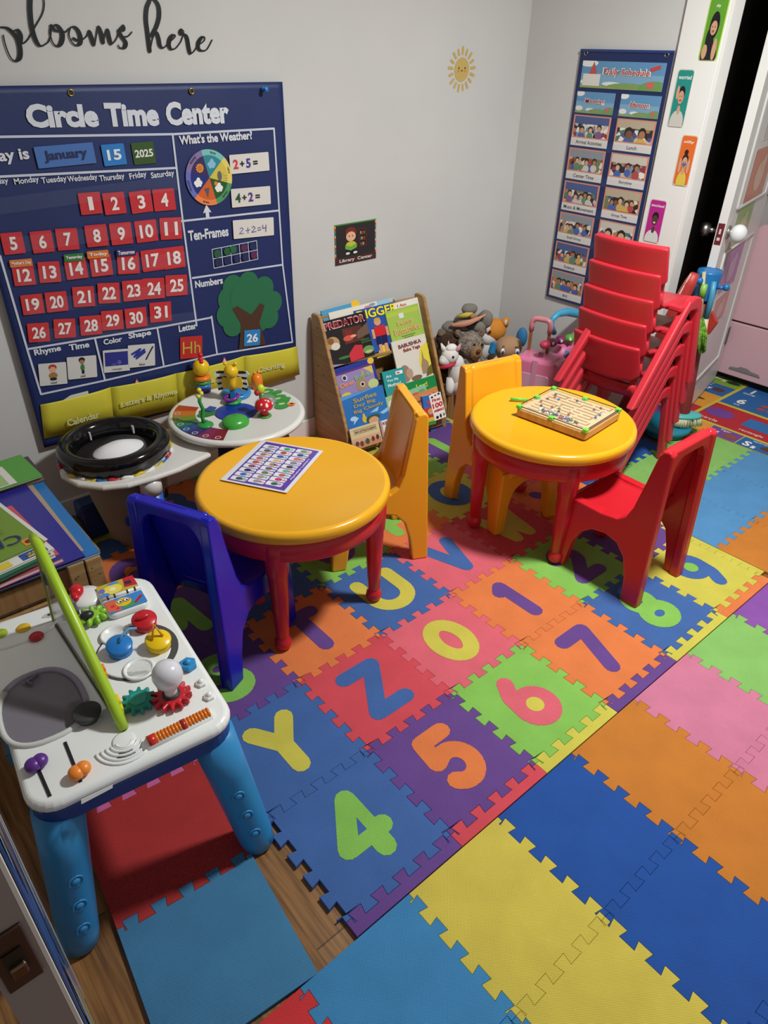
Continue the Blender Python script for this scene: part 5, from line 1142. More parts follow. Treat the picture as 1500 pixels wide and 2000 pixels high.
# ------------------------------------------------------------------ script wall words, sun decal, library sign
def words():
    k = 1/3.488
    def W(p): v = on_y(p[0]*k, p[1]*k, YW-.004); return v
    th, tn = 27*k, 8*k      # thick and thin pen in photo pixels
    mm = (on_y(301, 60, YW)-on_y(300, 60, YW)).length
    def smooth(pts, n=5):
        out = []; P = [pts[0]]+list(pts)+[pts[-1]]
        for i in range(1, len(P)-2):
            for j in range(n):
                u = j/n; a, b_, c, d = P[i-1], P[i], P[i+1], P[i+2]
                out.append(tuple(.5*((2*b_[m])+(-a[m]+c[m])*u+(2*a[m]-5*b_[m]+4*c[m]-d[m])*u*u+(-a[m]+3*b_[m]-3*c[m]+d[m])*u**3) for m in (0, 1)))
        return out+[pts[-1]]
    def word(name, label, strokes, mat):
        o0 = W(strokes[0][0][0]); F = frame(o0, (1, 0, 0), (0, 0, 1)); t = thingF(name, label, 'wall decal', F)
        for ch, parts in strokes_by(strokes):
            b = MB().m(mat)
            for pts in parts:
                sp = smooth(pts); rr = []
                for i in range(len(sp)):
                    a, c = sp[max(0, i-1)], sp[min(len(sp)-1, i+1)]; dx, dy = c[0]-a[0], c[1]-a[1]
                    down = max(0, dy)/(math.hypot(dx, dy)+1e-6); rr.append((tn+(th-tn)*down**1.3)*.5*mm)
                b.stroke([((W(p_)-o0).x, (W(p_)-o0).z) for p_ in sp], rr, I4, .0005, 8)
            b.build('letter', t)
        return t
    def strokes_by(s): return [(i, x) for i, x in enumerate(s)]
    blk = M('#15181a', .25)
    word('wall_lettering', 'black cursive wall word ending in looms, cut by the left edge', [
        [[(90, 212), (120, 205), (140, 240), (140, 285), (165, 292), (195, 262)], [(5, 185), (45, 190), (80, 215), (118, 262), (137, 330), (135, 390), (108, 415), (78, 400), (52, 350), (32, 290), (22, 240)]],
        [[(195, 262), (240, 180), (290, 90), (301, 15), (285, -25), (245, -45), (212, -20)], [(207, -20), (205, 60), (215, 170), (235, 250), (262, 303), (292, 310), (330, 285)]],
        [[(330, 285), (345, 245), (350, 200), (372, 170), (402, 185), (426, 230), (420, 285), (395, 314), (365, 298), (347, 255), (340, 210), (348, 180)], [(350, 178), (375, 205), (410, 214), (450, 217)]],
        [[(450, 217), (470, 195), (500, 182), (530, 205), (548, 250), (545, 295), (515, 308), (485, 280), (470, 235), (478, 195)], [(500, 262), (530, 275), (560, 270), (592, 245)]],
        [[(592, 245), (606, 215), (620, 245), (642, 305), (655, 250), (668, 185), (690, 230), (704, 290), (715, 235), (730, 205), (742, 250), (757, 297), (782, 280), (800, 250)]],
        [[(800, 250), (815, 195), (838, 180), (838, 203), (812, 212), (830, 250), (857, 290), (845, 325), (815, 325), (806, 308)], [(830, 250), (870, 247), (898, 218)]]], blk)
    word('wall_lettering', 'black cursive wall word reading here, above the calendar', [
        [[(1018, 8), (1000, 55), (995, 130), (1005, 220), (1020, 345)], [(1018, 8), (1048, -2), (1078, 35), (1085, 105), (1068, 175), (1035, 240)], [(1022, 345), (1040, 262), (1063, 222), (1080, 260), (1090, 310), (1115, 325), (1145, 295)]],
        [[(1145, 295), (1182, 262), (1195, 242), (1175, 240), (1155, 270), (1152, 312), (1170, 335), (1200, 325), (1233, 282)]],
        [[(1233, 282), (1252, 220), (1237, 204), (1230, 228), (1260, 238), (1275, 262), (1285, 320), (1297, 362), (1322, 348), (1345, 310)]],
        [[(1345, 310), (1388, 280), (1395, 255), (1375, 255), (1352, 290), (1352, 328), (1375, 345), (1410, 335), (1445, 272)]]], blk)
words()
def sun():
    F = wallB(902, 136, YW-.001); t = thingF('sun_decal', 'small smiling yellow sun sticker on the bare wall', 'wall decal', F)
    m_ = M('#c9ad62', .6)
    c = Vector((0, 0)); rx = (on_y(916, 136, YW)-on_y(888, 136, YW)).length/2; ry = (on_y(902, 112, YW)-on_y(902, 160, YW)).length/2; r = (rx+ry)/2
    MB().m(m_).disc(I4, 0, 0, r, r, .0004, 40).build('face', t)
    for i in range(17):
        a = 2*PI*i/17+.1; l0, l1 = r*1.30, r*(1.68 if i % 2 else 1.78)
        MB().m(m_).stroke([(l0*math.cos(a), l0*math.sin(a)), (l1*math.cos(a), l1*math.sin(a))], .0058, I4, .0004, 8).build('sun_ray', t)
    b = MB().m(M('#3a3222', .6)); 
    for s in (-1, 1): b.disc(I4, s*r*.42, r*.12, r*.075, r*.1, .0008)
    b.build('eyes', t)
    b = MB().m(M('#c08a4a', .6))
    for s in (-1, 1): b.disc(I4, s*r*.48, -r*.14, r*.12, r*.09, .0008)
    b.build('cheeks', t); MB().m(M('#6a4a1e', .6)).stroke([(-r*.08, -r*.06), (0, -r*.13), (r*.08, -r*.06)], r*.05, I4, .0008).build('smile', t)
sun()
def sign():
    A, B, D = on_y(654, 519, YW), on_y(734, 503, YW), on_y(652, 441, YW); w_ = (B-A).length*.99; h_ = (D-A).z*1.02
    F = frame((A+D)/2+(B-A)/2+Vector((0, -.001, 0)), B-A, (0, 0, 1)); t = thingF('wall_sign', 'dark Library Center sign with a reading child printed on it', 'sign', F)
    MB().m(M('#2c2b2d', .4)).slab([(-w_/2, -h_/2), (w_/2, -h_/2), (w_/2, h_/2), (-w_/2, h_/2)], -.0005, .0008).build('board', t)
    b = MB(); z = .0012
    b.m(M('#3f8a3a', .4)).poly([(-w_/2, h_*.47), (w_/2, h_*.47), (w_/2, h_*.5), (-w_/2, h_*.5)], I4, z)
    for s in (-1, 1):
        for i in range(14): b.m(M(['#d83a3a', '#e0c03a', '#3a6ac8', '#3aa04a'][i % 4], .4)).poly([(s*w_*.5-.006*(s > 0), -h_*.33+h_*.8*i/14), (s*w_*.5+.006*(s < 0), -h_*.33+h_*.8*i/14), (s*w_*.5+.006*(s < 0), -h_*.33+h_*.8*(i+1)/14), (s*w_*.5-.006*(s > 0), -h_*.33+h_*.8*(i+1)/14)], I4, z)
    b.m(M('#4a2e2a', .4)).poly([(-w_/2, -h_/2), (w_/2, -h_/2), (w_/2, -h_*.33), (-w_/2, -h_*.33)], I4, z+.0002)
    b.m(M('#5a2c22', .4)).poly([(w_*.08, -h_*.12), (w_*.26, -h_*.12), (w_*.26, h_*.33), (w_*.08, h_*.33)], I4, z)
    b.m(M('#20181a', .4))
    for i in range(3): b.poly([(w_*.10, -h_*.09+h_*.14*i), (w_*.24, -h_*.09+h_*.14*i), (w_*.24, h_*.02+h_*.14*i), (w_*.10, h_*.02+h_*.14*i)], I4, z+.0002)
    for i in range(3):
        for j in range(4): b.m(M(['#b03a3a', '#3a8a5a', '#c8b8a0', '#8a3a3a'][(i+j) % 4], .4)).poly([(w_*(.11+.03*j), -h_*.09+h_*.14*i), (w_*(.13+.03*j), -h_*.09+h_*.14*i), (w_*(.13+.03*j), -h_*.02+h_*.14*i), (w_*(.11+.03*j), -h_*.02+h_*.14*i)], I4, z+.0004)
    b.m(M('#7a2f22', .4)).disc(I4, -w_*.12, h_*.27, w_*.13, h_*.13, z+.0006).m(M('#e8b494', .4)).disc(I4, -w_*.12, h_*.17, w_*.115, h_*.12, z+.0008)
    b.m(M('#2a2020', .4)).disc(I4, -w_*.16, h_*.18, w_*.012, h_*.02, z+.001).disc(I4, -w_*.08, h_*.18, w_*.012, h_*.02, z+.001)
    b.m(M('#c8c23a', .4)).disc(I4, -w_*.12, -h_*.02, w_*.12, h_*.07, z+.0006).m(M('#6fb04a', .4)).poly([(-w_*.26, -h_*.02), (-w_*.12, -h_*.08), (w_*.02, -h_*.02), (w_*.02, -h_*.12), (-w_*.12, -h_*.18), (-w_*.26, -h_*.12)], I4, z+.0012)
    b.m(M('#1a1a22', .4)).disc(I4, -w_*.12, -h_*.21, w_*.13, h_*.05, z+.0008).m(M('#e8e4e4', .4)).disc(I4, -w_*.20, -h_*.24, w_*.05, h_*.03, z+.0012).disc(I4, -w_*.02, -h_*.24, w_*.05, h_*.03, z+.0012)
    b.build('printed_picture', t)
    b = MB().m(M('#e8e4e0', .4)); b.text('Library  Center', I4, 0, -h_*.415, w=w_*.80, h=h_*.105, z=.002, bold=.015); b.build('lettering', t)
sign()

# ------------------------------------------------------------------ daily schedule chart and emotion cards on the right wall
def schedule():
    yl, yr = on_x(1138, 96, XW).y, on_x(1322, 96, XW).y; zt, zb = on_x(1138, 96, XW).z, on_x(1068, 577, XW).z
    W, H = yl-yr, zt-zb; F = frame((XW-.012, yl, zb), (0, -1, 0), (0, 0, 1))
    t = thingF('schedule_pocket_chart', 'tall navy blue Daily Schedule pocket chart on the right wall', 'wall chart', F)
    nv = M('#18295c', .45, 'fabric'); MB().m(nv).slab([(0, 0), (W, 0), (W, H), (0, H)], -.003, 0, e=.001).build('cloth', t)
    MB().m(M('#223a78', .4)).box((W/2, H-.004, .001), (W, .01, .006)).build('top_hem', t, bevel=.002)
    zz = lambda px, py: on_x(px, py, XW-.012).z-zb
    for x in (.03, W-.03): MB().m(M('#8f8f92', .3, 'metal'), True).tube([(x+.008*math.cos(2*PI*i/16), zz(1148, 104)+.008*math.sin(2*PI*i/16), .001) for i in range(16)], .0025, 8, closed=True).m(M('#111114', .6)).disc(I4, x, zz(1148, 104), .007, .007, .0005).build('grommet', t)
    rows_ = [zz(*p_) for p_ in ((1132, 176), (1122, 222), (1112, 286), (1099, 350), (1091, 411), (1083, 468), (1075, 523), (1068, 577))]
    for z_ in rows_[1:]: MB().m(M('#8fa0d0', .15, 'film')).poly([(.01, z_-.004), (W-.01, z_-.004), (W-.01, z_+.03), (.01, z_+.03)], I4, .0035).build('clear_pocket', t)
    def sk(name, x0, x1, y0, y1, label, parts, dz=.001):
        o = thingF(name, label, 'schedule card', F @ Matrix.Translation(((x0+x1)/2, (y0+y1)/2, dz)), 'cards in the schedule chart'); w_, h_ = x1-x0, y1-y0
        MB().m(M('#d9d5cf', .35)).slab([(-w_/2, -h_/2), (w_/2, -h_/2), (w_/2, h_/2), (-w_/2, h_/2)], -.0004, .0003).build('card_stock', o); parts(o, w_, h_); return o
    def R_(b, m_, x0, y0, x1, y1, w_, h_, z): b.m(m_).poly([(x0*w_, y0*h_), (x1*w_, y0*h_), (x1*w_, y1*h_), (x0*w_, y1*h_)], I4, z)
    def scenery(title, big):
        def f(o, w_, h_):
            b = MB(); R_(b, M('#7ba6c4', .35), -.5, -.5, .5, .5, w_, h_, .0006); R_(b, M('#5f92bc', .35), -.5, .05, .5, .5, w_, h_, .0008); z = .001
            for x, y, rx, ry, h in ((-.42, .42, .12, .14, '#e6e6e4'), (-.4, -.28, .1, .12, '#e6e2dc'), (-.1, -.32, .12, .08, '#dfe3e0'), (.1, -.52, .3, .26, '#7f9a5a'), (.42, -.45, .2, .3, '#6a9a56'), (-.3, -.56, .3, .18, '#8aa060'), (.36, -.3, .05, .13, '#c8685a')):
                z += .0001; b.m(M(h, .35)).poly([(max(-w_/2, min(w_/2, (x+rx*math.cos(2*PI*i/18))*w_)), max(-h_/2, min(h_/2, (y+ry*math.sin(2*PI*i/18))*h_))) for i in range(18)], I4, z)
            if big:
                b.m(M('#c05048', .35)).poly([(-.40*w_, 0), (-.30*w_, 0), (-.32*w_, .2*h_), (-.35*w_, .48*h_), (-.38*w_, .2*h_)], I4, .0022); R_(b, M('#dcd8d0', .35), -.47, -.42, -.25, .02, w_, h_, .0024)
                b.m(M('#c8453e', .35)).poly([(.34*w_, .16*h_), (.45*w_, .30*h_), (.44*w_, .42*h_), (.33*w_, .30*h_)], I4, .0022)
            b.build('printed_picture', o)
            for k, (c, bo, z_) in enumerate((('#e8e2da', .06, .0026), ('#a8453e', .018, .003))):
                b = MB().m(M(c, .4)); b.text(title, I4, (.06 if big else 0)*w_, .1*h_ if big else .06*h_, w=w_*((.55 if big else .5)+.03*(1-k)), h=h_*((.30 if big else .26)+.05*(1-k)), z=z_, bold=bo); b.build('lettering', o)
        return f
    def snap(title, seed):
        def f(o, w_, h_):
            random.seed(seed); b = MB(); R_(b, M('#d98a72', .35), -.5, -.24, .5, .5, w_, h_, .0006); R_(b, M('#888078', .35, 'photo', .5, seed), -.46, -.20, .46, .46, w_, h_, .0009)
            z = .0012; n = 2 if seed in (2, 8) else random.randint(3, 5)
            R_(b, M(['#c9c2b6', '#4a5a8a', '#b8a890', '#8a9098'][seed % 4], .35), -.46, .22, .46, .46, w_, h_, .001)
            for i in range(n):
                x = -.36+.72*(i+.5)/n+random.uniform(-.04, .04); s_ = random.uniform(.9, 1.2)*(1.5 if n == 2 else 1); y = random.uniform(-.02, .10)
                sh = random.choice(['#4a62a8', '#c8c4bc', '#b04a48', '#5a8a6a', '#d0a85a', '#7a5a8a']); sk_ = random.choice(['#d8a888', '#a87858', '#7a5238', '#c89878'])
                for m_, dx, dy, rx, ry in ((M(sh, .35), 0, -.16, .085, .12), (M('#2a201c', .35), 0, .055, .062, .10), (M(sk_, .35), random.uniform(-.01, .01), .02, .048, .075)):
                    z += .00012; b.m(m_).poly([((x+dx*s_+rx*s_*math.cos(2*PI*k/14))*w_, max(-.2*h_, (y+dy*s_+ry*s_*math.sin(2*PI*k/14))*h_)) for k in range(14)], I4, z)
            b.build('printed_snapshot', o); 
            if title: b = MB().m(M('#34343a', .5)); b.text(title, I4, 0, -.37*h_, w=None, h=.12*h_, z=.0009, bold=.006); b.build('caption', o)
        return f
    gap = .008; xm = W*.515
    sk('title_card', .022, W-.022, zz(1127, 172)+.004, zz(1135, 118), 'wide Daily Schedule title card with hills at the chart top', scenery('Daily Schedule', True))
    drop = .0
    L_ = (.016, xm-.018); Rr = (xm+.012, W-.016)
    for (x0, x1), s, lab in ((L_, 'Morning', 'sky and hills card reading Morning, heading the left column'), (Rr, 'Afternoon', 'sky and hills card reading Afternoon, heading the right column')):
        sk('heading_card', x0, x1, rows_[1]+.006, rows_[0]-.004, lab, scenery(s, False))
    names = [('Arrival Activities', 'Lunch'), ('Center Time', 'Storytime'), ('Music & Movement', 'Group Time'), ('Small Group', 'Outdoor Play'), ('Science', 'Snack'), ('Art', 'Dismissal')]
    for i, pr_ in enumerate(names):
        for j, s in enumerate(pr_):
            x0, x1 = (L_, Rr)[j]; sk('schedule_card', x0, x1, rows_[i+2]+.008, rows_[i+1]-.002, 'photo card captioned %s in the %s column of the schedule chart' % (s, ('left', 'right')[j]), snap(s if i < 3 or j == 0 else '', i*2+j+1))
schedule()
def emotion(pTL, pTR, pB, face, word, label, hair, skin, shirt, pose):
    xw = XW-.0195; A, B, D = on_x(*pTL, xw), on_x(*pTR, xw), on_x(*pB, xw); w_ = max(.05, A.y-B.y); h_ = A.z-D.z
    F = frame((xw, (A.y+B.y)/2, (A.z+D.z)/2), (0, -1, 0), (0, 0, 1)); t = thingF('emotion_card', label, 'picture card', F, 'emotion cards on the door trim')
    MB().m(M('#d8cfc0' if word != 'shy' else '#b6d24a', .3)).slab(rrect(w_/2, h_/2, .010, 4), -.0005, .0004).build('card_stock', t)
    MB().m(M(face, .3)).slab(rrect(w_/2-.003, h_/2-.004, .009, 4), .0004, .0008).build('coloured_ground', t)
    b = MB().m(M('#e8e6e0', .3)); b.text(word, I4, 0, h_*.36, h=h_*.06 if word != 'worried' else h_*.07, w=w_*(.35+.06*len(word)) if len(word) > 4 else None, z=.0012, bold=.02); b.build('lettering', t)
    b = MB(); z = .0012
    def E(h, x, y, rx, ry):
        nonlocal z; z += .0002; b.m(M(h, .35)).poly([(max(-w_*.49, min(w_*.49, (x+rx*math.cos(2*PI*k/18))*w_)), max(-h_*.49, (y+ry*math.sin(2*PI*k/18))*h_)) for k in range(18)], I4, z)
    if pose == 'long': E(hair, 0, .06, .25, .22); E(hair, -.12, -.15, .2, .2)
    E(shirt, 0, -.42, .42 if pose != 'up' else .3, .22); E(skin, 0, -.20, .10, .08); E(hair, 0, .10 if pose != 'up' else .02, .2, .115); E(skin, 0, .02 if pose != 'up' else -.04, .17, .115)
    if pose == 'long': E(skin, -.25, -.36, .14, .12); E(skin, .25, -.32, .12, .18); E('#1a1a20', 0, -.22, .14, .10)
    if pose == 'hand': E(skin, -.24, .10, .09, .12)
    if pose == 'up': E(skin, -.26, -.10, .09, .15); E(skin, .26, -.10, .09, .15); E('#4a6ab0', 0, -.07, .16, .025); E(hair, 0, .17, .12, .05)
    y0 = .03 if pose != 'up' else -.04
    for s in (-1, 1): E('#2a1c18', s*.07, y0+.01, .018, .012)
    E('#a8504a' if pose != 'grin' else '#f0ece6', 0, y0-.06, .07, .018)
    b.build('printed_person', t)
emotion((1390, -6), (1427, -4), (1368, 118), '#5f9a2c', 'shy', 'green card of a person with long black hair, highest on the white trim', '#18161a', '#c9987a', '#1c1c22', 'long')
emotion((1326, 134), (1359, 133), (1304, 247), '#1f8a80', 'worried', 'teal card reading worried with a person holding their head', '#1c1618', '#cf9a7c', '#c9c5bc', 'hand')
emotion((1334, 262), (1367, 258), (1314, 361), '#df6a2a', 'silly', 'orange card reading silly with a person making a face', '#2a1c18', '#cf9a78', '#d8c04a', 'up')
emotion((1272, 387), (1306, 383), (1256, 470), '#b8248a', 'excited', 'magenta card reading excited with a person in white', '#1a1412', '#5a3a2c', '#d8d6d4', 'grin')
emotion((1284, 484), (1312, 484), (1290, 575), '#8fae2c', 'proud', 'lime green card mostly hidden behind the top red stacking chair', '#2a1c18', '#cf9a78', '#8a9a4a', 'hand')
# ------------------------------------------------------------------ plush toys in a wooden box beside the book stand
def toybox():
    x0, x1, y0, y1, h = 1.885, 2.33, 1.60, 1.855, .165
    t = thing('toy_box', 'low wooden toy box full of plush animals beside the book stand', 'toy box', (x0, y0, FZ))
    wd = M('#9c7448', 0.55, 'wood', seed=64); W, D = x1-x0, y1-y0; H = h-FZ
    for nm, c, s in (('front_panel', (W/2, .006, H/2), (W, .012, H)), ('rear_panel', (W/2, D-.006, H/2), (W, .012, H)), ('side_panel', (.006, D/2, H/2), (.012, D-.024, H)), ('side_panel', (W-.006, D/2, H/2), (.012, D-.024, H)), ('bottom_panel', (W/2, D/2, .006), (W-.024, D-.024, .012))):
        MB().m(wd).box(c, s).build(nm, t, bevel=.002)
toybox()
def soft(o, s=.006, size=.03):
    k = o.modifiers.new('plush', 'DISPLACE'); tx = bpy.data.textures.get('plush_noise') or bpy.data.textures.new('plush_noise', 'CLOUDS'); tx.noise_scale = size
    k.texture = tx; k.strength = s; k.mid_level = .5; return o
def blob(b, parts, n=22, m=14):
    for c, r, *rot in parts: b.ball(c, r, n, m, rot[0] if rot else None)
    return b
CV = Vector((-.66, -.75, 0)).normalized(); CR = Vector((CV.y*-1, CV.x, 0)); CR = Vector((.75, -.66, 0))   # toward the viewer / to the viewer's right
UZ = Vector((0, 0, 1))
def unicorn():
    o = on_y(885, 745, 1.625); o.z = .05
    t = thing('plush_unicorn', 'small white plush unicorn with pink horn and red scarf at the box corner', 'plush toy', o)
    wm = M('#e8e4e0', .9, 'fabric'); P = lambda r, u, f=0: CR*r+UZ*u+CV*f
    H = on_y(879, 694, 1.60)-o; B = on_y(893, 728, 1.61)-o
    soft(blob(MB().m(wm, True), [(B, (.045, .045, .07)), (B-UZ*.06+CR*.02, (.05, .05, .06)), (B+UZ*.05-CR*.005, (.035, .035, .04))]).build('body', t), .003, .02)
    hd = soft(blob(MB().m(wm, True), [(H, (.042, .04, .04)), (H+P(-.022, -.018, .012), (.03, .028, .028)), (H+P(-.03, -.02, .02), (.022, .022, .02))]).build('head', t), .002, .02)
    MB().m(M('#d9a5b5', .6), True).tube([H+P(-.008, .034), H+P(-.012, .07)], [.009, .002], 10).build('horn', hd)
    for s in (-1, 1): MB().m(M('#c890a0', .8) if s > 0 else wm, True).tube([H+P(s*.026, .022), H+P(s*.036, .040, .01), H+P(s*.046, .058)], [.012, .011, .003], 10).build('ear', hd)
    MB().m(M('#161014', .2), True).ball(H+P(.012, .006, .038), .0062, 10, 8).build('eye', hd)
    for k in range(1): MB().m(M('#ece8e4', .9, 'fabric'), True).ball(H+P(.004, .036), (.03, .025, .02), 14, 10).build('forelock', hd)
    MB().m(M('#c42a4a', .7), True).tube([H+P(-.012+.034*math.cos(2*PI*k/18), -.042+.010*math.cos(2*PI*k/18), .034*math.sin(2*PI*k/18)) for k in range(18)], .010, 8, closed=True).build('scarf', t)
    for s, f in ((-.03, .03), (.02, .045), (.05, .02)): soft(MB().m(wm, True).tube([B+P(s, -.02, f*.5), B+P(s*1.15, -.07, f), B+P(s*1.2, -.10, f)], [.022, .022, .018], 12).build('leg', t), .002, .02)
unicorn()
def bear():
    o = on_y(915, 720, 1.66); o.z = .06; t = thing('plush_bear', 'grey brown shaggy plush bear with tan muzzle in the toy box', 'plush toy', o)
    fm = M('#a8998c', 1.0, 'fur'); P = lambda r, u, f=0: CR*r+UZ*u+CV*f
    H = on_y(919, 672, 1.64)-o; B = on_y(917, 712, 1.65)-o
    soft(blob(MB().m(fm, True), [(B, (.085, .075, .075)), (B+P(-.05, -.01, .03), (.05, .05, .06))], 30, 20).build('body', t), .012, .018)
    hd = soft(blob(MB().m(fm, True), [(H, (.068, .064, .066))], 30, 20).build('head', t), .012, .018)
    for s in (-1, 1): soft(blob(MB().m(M('#94806e', 1.0, 'fur'), True), [(H+P(s*.055-.01, .055), (.022, .016, .022))]).build('ear', hd), .006, .015)
    mz = MB().m(M('#8d6b45', .9), True).ball(H+P(.022, -.022, .055), (.032, .032, .038), 20, 14).build('muzzle', hd)
    MB().m(M('#4a3424', .6), True).ball(H+P(.032, -.004, .088), (.012, .010, .010), 12, 8).build('nose', hd)
    MB().m(M('#2a1c14', .6), True).tube([H+P(.012, -.030, .088), H+P(.026, -.036, .090), H+P(.04, -.028, .086)], .0022, 6).build('mouth', hd)
    MB().m(M('#120e0c', .2), True).ball(H+P(.012, .018, .058), .0068, 10, 8).ball(H+P(.052, .014, .042), .0068, 10, 8).build('eye', hd)
    soft(MB().m(fm, True).tube([B+P(.06, .02, .02), B+P(.10, -.02, .05), B+P(.10, -.05, .07)], [.03, .03, .026], 14).build('arm', t), .008, .015)
    soft(blob(MB().m(M('#b8a894', 1.0, 'fur'), True), [(B+P(.11, -.01, .045), (.05, .035, .035))]).build('paw', t), .008, .015)
bear()
def others():
    P = lambda r, u, f=0: CR*r+UZ*u+CV*f
    o = on_y(872, 672, 1.76); o.z = .06; t = thing('plush_dog', 'dark brown mottled plush animal behind the grey bear', 'plush toy', o); H = on_y(876, 662, 1.74)-o
    soft(blob(MB().m(M('#5a4030', 1.0, 'fur'), True), [(H, (.065, .06, .05)), (H+P(.0, -.09), (.06, .055, .09))], 26, 16).build('body', t), .014, .02)
    for s in (-1, 1): soft(blob(MB().m(M('#8a7460', 1.0, 'fur'), True), [(H+P(s*.035, .035, .02), (.025, .02, .016))]).build('ear', t), .006, .015)
    # floppy grey hat plush with a peach brim
    o = on_y(912, 625, 1.70); t = thing('plush_hat_animal', 'grey floppy plush with a peach and yellow brim on top of the pile', 'plush toy', o-UZ*.05)
    g = M('#807c74', 1.0, 'fabric'); o = UZ*.05
    soft(blob(MB().m(g, True), [(o+P(.0, -.01), (.07, .06, .045)), (o+P(-.075, -.035, .01), (.05, .045, .03)), (o+P(-.11, -.055, .02), (.035, .03, .022))], 24, 14).build('body', t), .012, .03)
    MB().m(M('#16151a', .9), True).ball(o+P(.018, .0, .052), (.040, .02, .026), 16, 10).build('dark_opening', t)
    soft(MB().m(g, True).ball(o+P(.085, .008, .01), (.035, .04, .05), 18, 12, Matrix.Rotation(.5, 3, 'X')).ball(o+P(.06, -.02, .03), (.04, .03, .03), 18, 12).build('ear_flap', t), .012, .03)
    b = MB().m(M('#c98d74', .8), True); n = 16
    vs = []; 
    for k in range(n+1):
        u = k/n; c = o+P(-.085+.165*u, -.004+.055*u-.03*math.sin(PI*u)*.3, .05+.02*math.sin(PI*u)); w_ = .006+.020*math.sin(PI*min(1, u*1.1))**.8
        vs += [c+UZ*w_*.5+CV*.012, c-UZ*w_*.5+CV*.02]
    b.add(vs, [(2*k, 2*k+1, 2*k+3, 2*k+2) for k in range(n)]); br = b.build('brim', t); k = br.modifiers.new('thickness', 'SOLIDIFY'); k.thickness = .006
    MB().m(M('#c2b04a', .8), True).tube([o+P(-.05, .032, .05), o+P(-.01, .042, .055), o+P(.02, .046, .05)], [.010, .013, .008], 10).build('yellow_band', t)
    MB().m(M('#a0764a', .8), True).ball(o+P(.022, .040, .066), (.020, .014, .014), 14, 8).build('bow', t)
    soft(MB().m(g, True).ball(o+P(.01, .052, -.01), (.045, .035, .026), 16, 10).build('crown', t), .008, .02)
    # orange and white fox
    H = on_y(965, 644, 1.72); o = H-UZ*.17; t = thing('plush_fox', 'orange and white plush fox leaning in the wall corner', 'plush toy', o); H = UZ*.17
    om = M('#d98a2c', .85, 'fabric'); wm = M('#dcd6d2', .9, 'fabric')
    hd = MB().m(om, True).ball(H, (.068, .06, .058), 26, 18).build('head', t)
    for s, u in ((-1, .05), (1, .044)):
        e = MB().m(om, True).tube([H+P(s*.045, .03), H+P(s*.058, .05), H+P(s*.064, .068)], [.026, .02, .004], 12).build('ear', hd); MB().m(wm, True).ball(H+P(s*.053, .046, .018), (.010, .006, .014), 10, 8).build('inner_ear', hd)
    MB().m(wm, True).ball(H+P(-.03, -.035, .02), (.05, .045, .04), 20, 14).ball(H+P(-.035, .015, .048), (.016, .01, .02), 12, 8).build('white_face', hd)
    MB().m(M('#2a1a12', .3), True).ball(H+P(-.030, .008, .062), (.009, .006, .009), 12, 8).build('eye', hd)
    MB().m(M('#d98a9a', .8), True).ball(H+P(.012, -.045, .062), (.014, .006, .009), 12, 8).build('cheek', hd)
    soft(MB().m(wm, True).ball(H+P(-.03, -.10, .0), (.07, .06, .07), 20, 14).build('body', t), .006, .03)
    # soft baby doll head
    H = on_y(993, 678, 1.56); o = H-UZ*.16; t = thing('plush_doll', 'tan plush baby doll with big blue eyes and a blue bow', 'plush toy', o); H = UZ*.16
    sk = M('#b08a66', .9, 'fabric'); MB().m(sk, True).ball(H, (.072, .066, .055), 28, 18).ball(H-UZ*.03, (.06, .055, .04), 20, 12).build('head', t)
    for s in (-1, 1):
        ey = MB().m(M('#e2e4e6', .3), True).ball(H+P(s*.036, -.002, .060), (.013, .010, .017), 14, 10).build('eye', t)
        MB().m(M('#2a62a8', .2), True).ball(H+P(s*.036, -.004, .0665), (.009, .006, .012), 12, 8).build('iris', ey); MB().m(M('#101018', .2), True).ball(H+P(s*.036, -.005, .071), (.005, .003, .007), 10, 6).build('pupil', ey)
        MB().m(M('#5a3a26', .8), True).tube([H+P(s*.030-.008, .022, .062), H+P(s*.036, .026, .060), H+P(s*.036+.010, .022, .055)], .002, 6).build('eyebrow', t)
    MB().m(M('#c8a888', .9, 'fabric'), True).ball(H+P(-.01, -.085, .03), (.075, .06, .045), 18, 12).build('body', t)
    MB().m(M('#1f7ab0', .8)).box(H+P(-.080, .0, .02), (.030, .03, .06), Matrix.Rotation(.35, 3, 'Y')).build('blue_bow', t, bevel=.008)
    MB().m(M('#2a6fa0', .8), True).ball(H+P(.07, .035, -.05), (.025, .03, .05), 14, 10).build('blue_cap', t)
others()

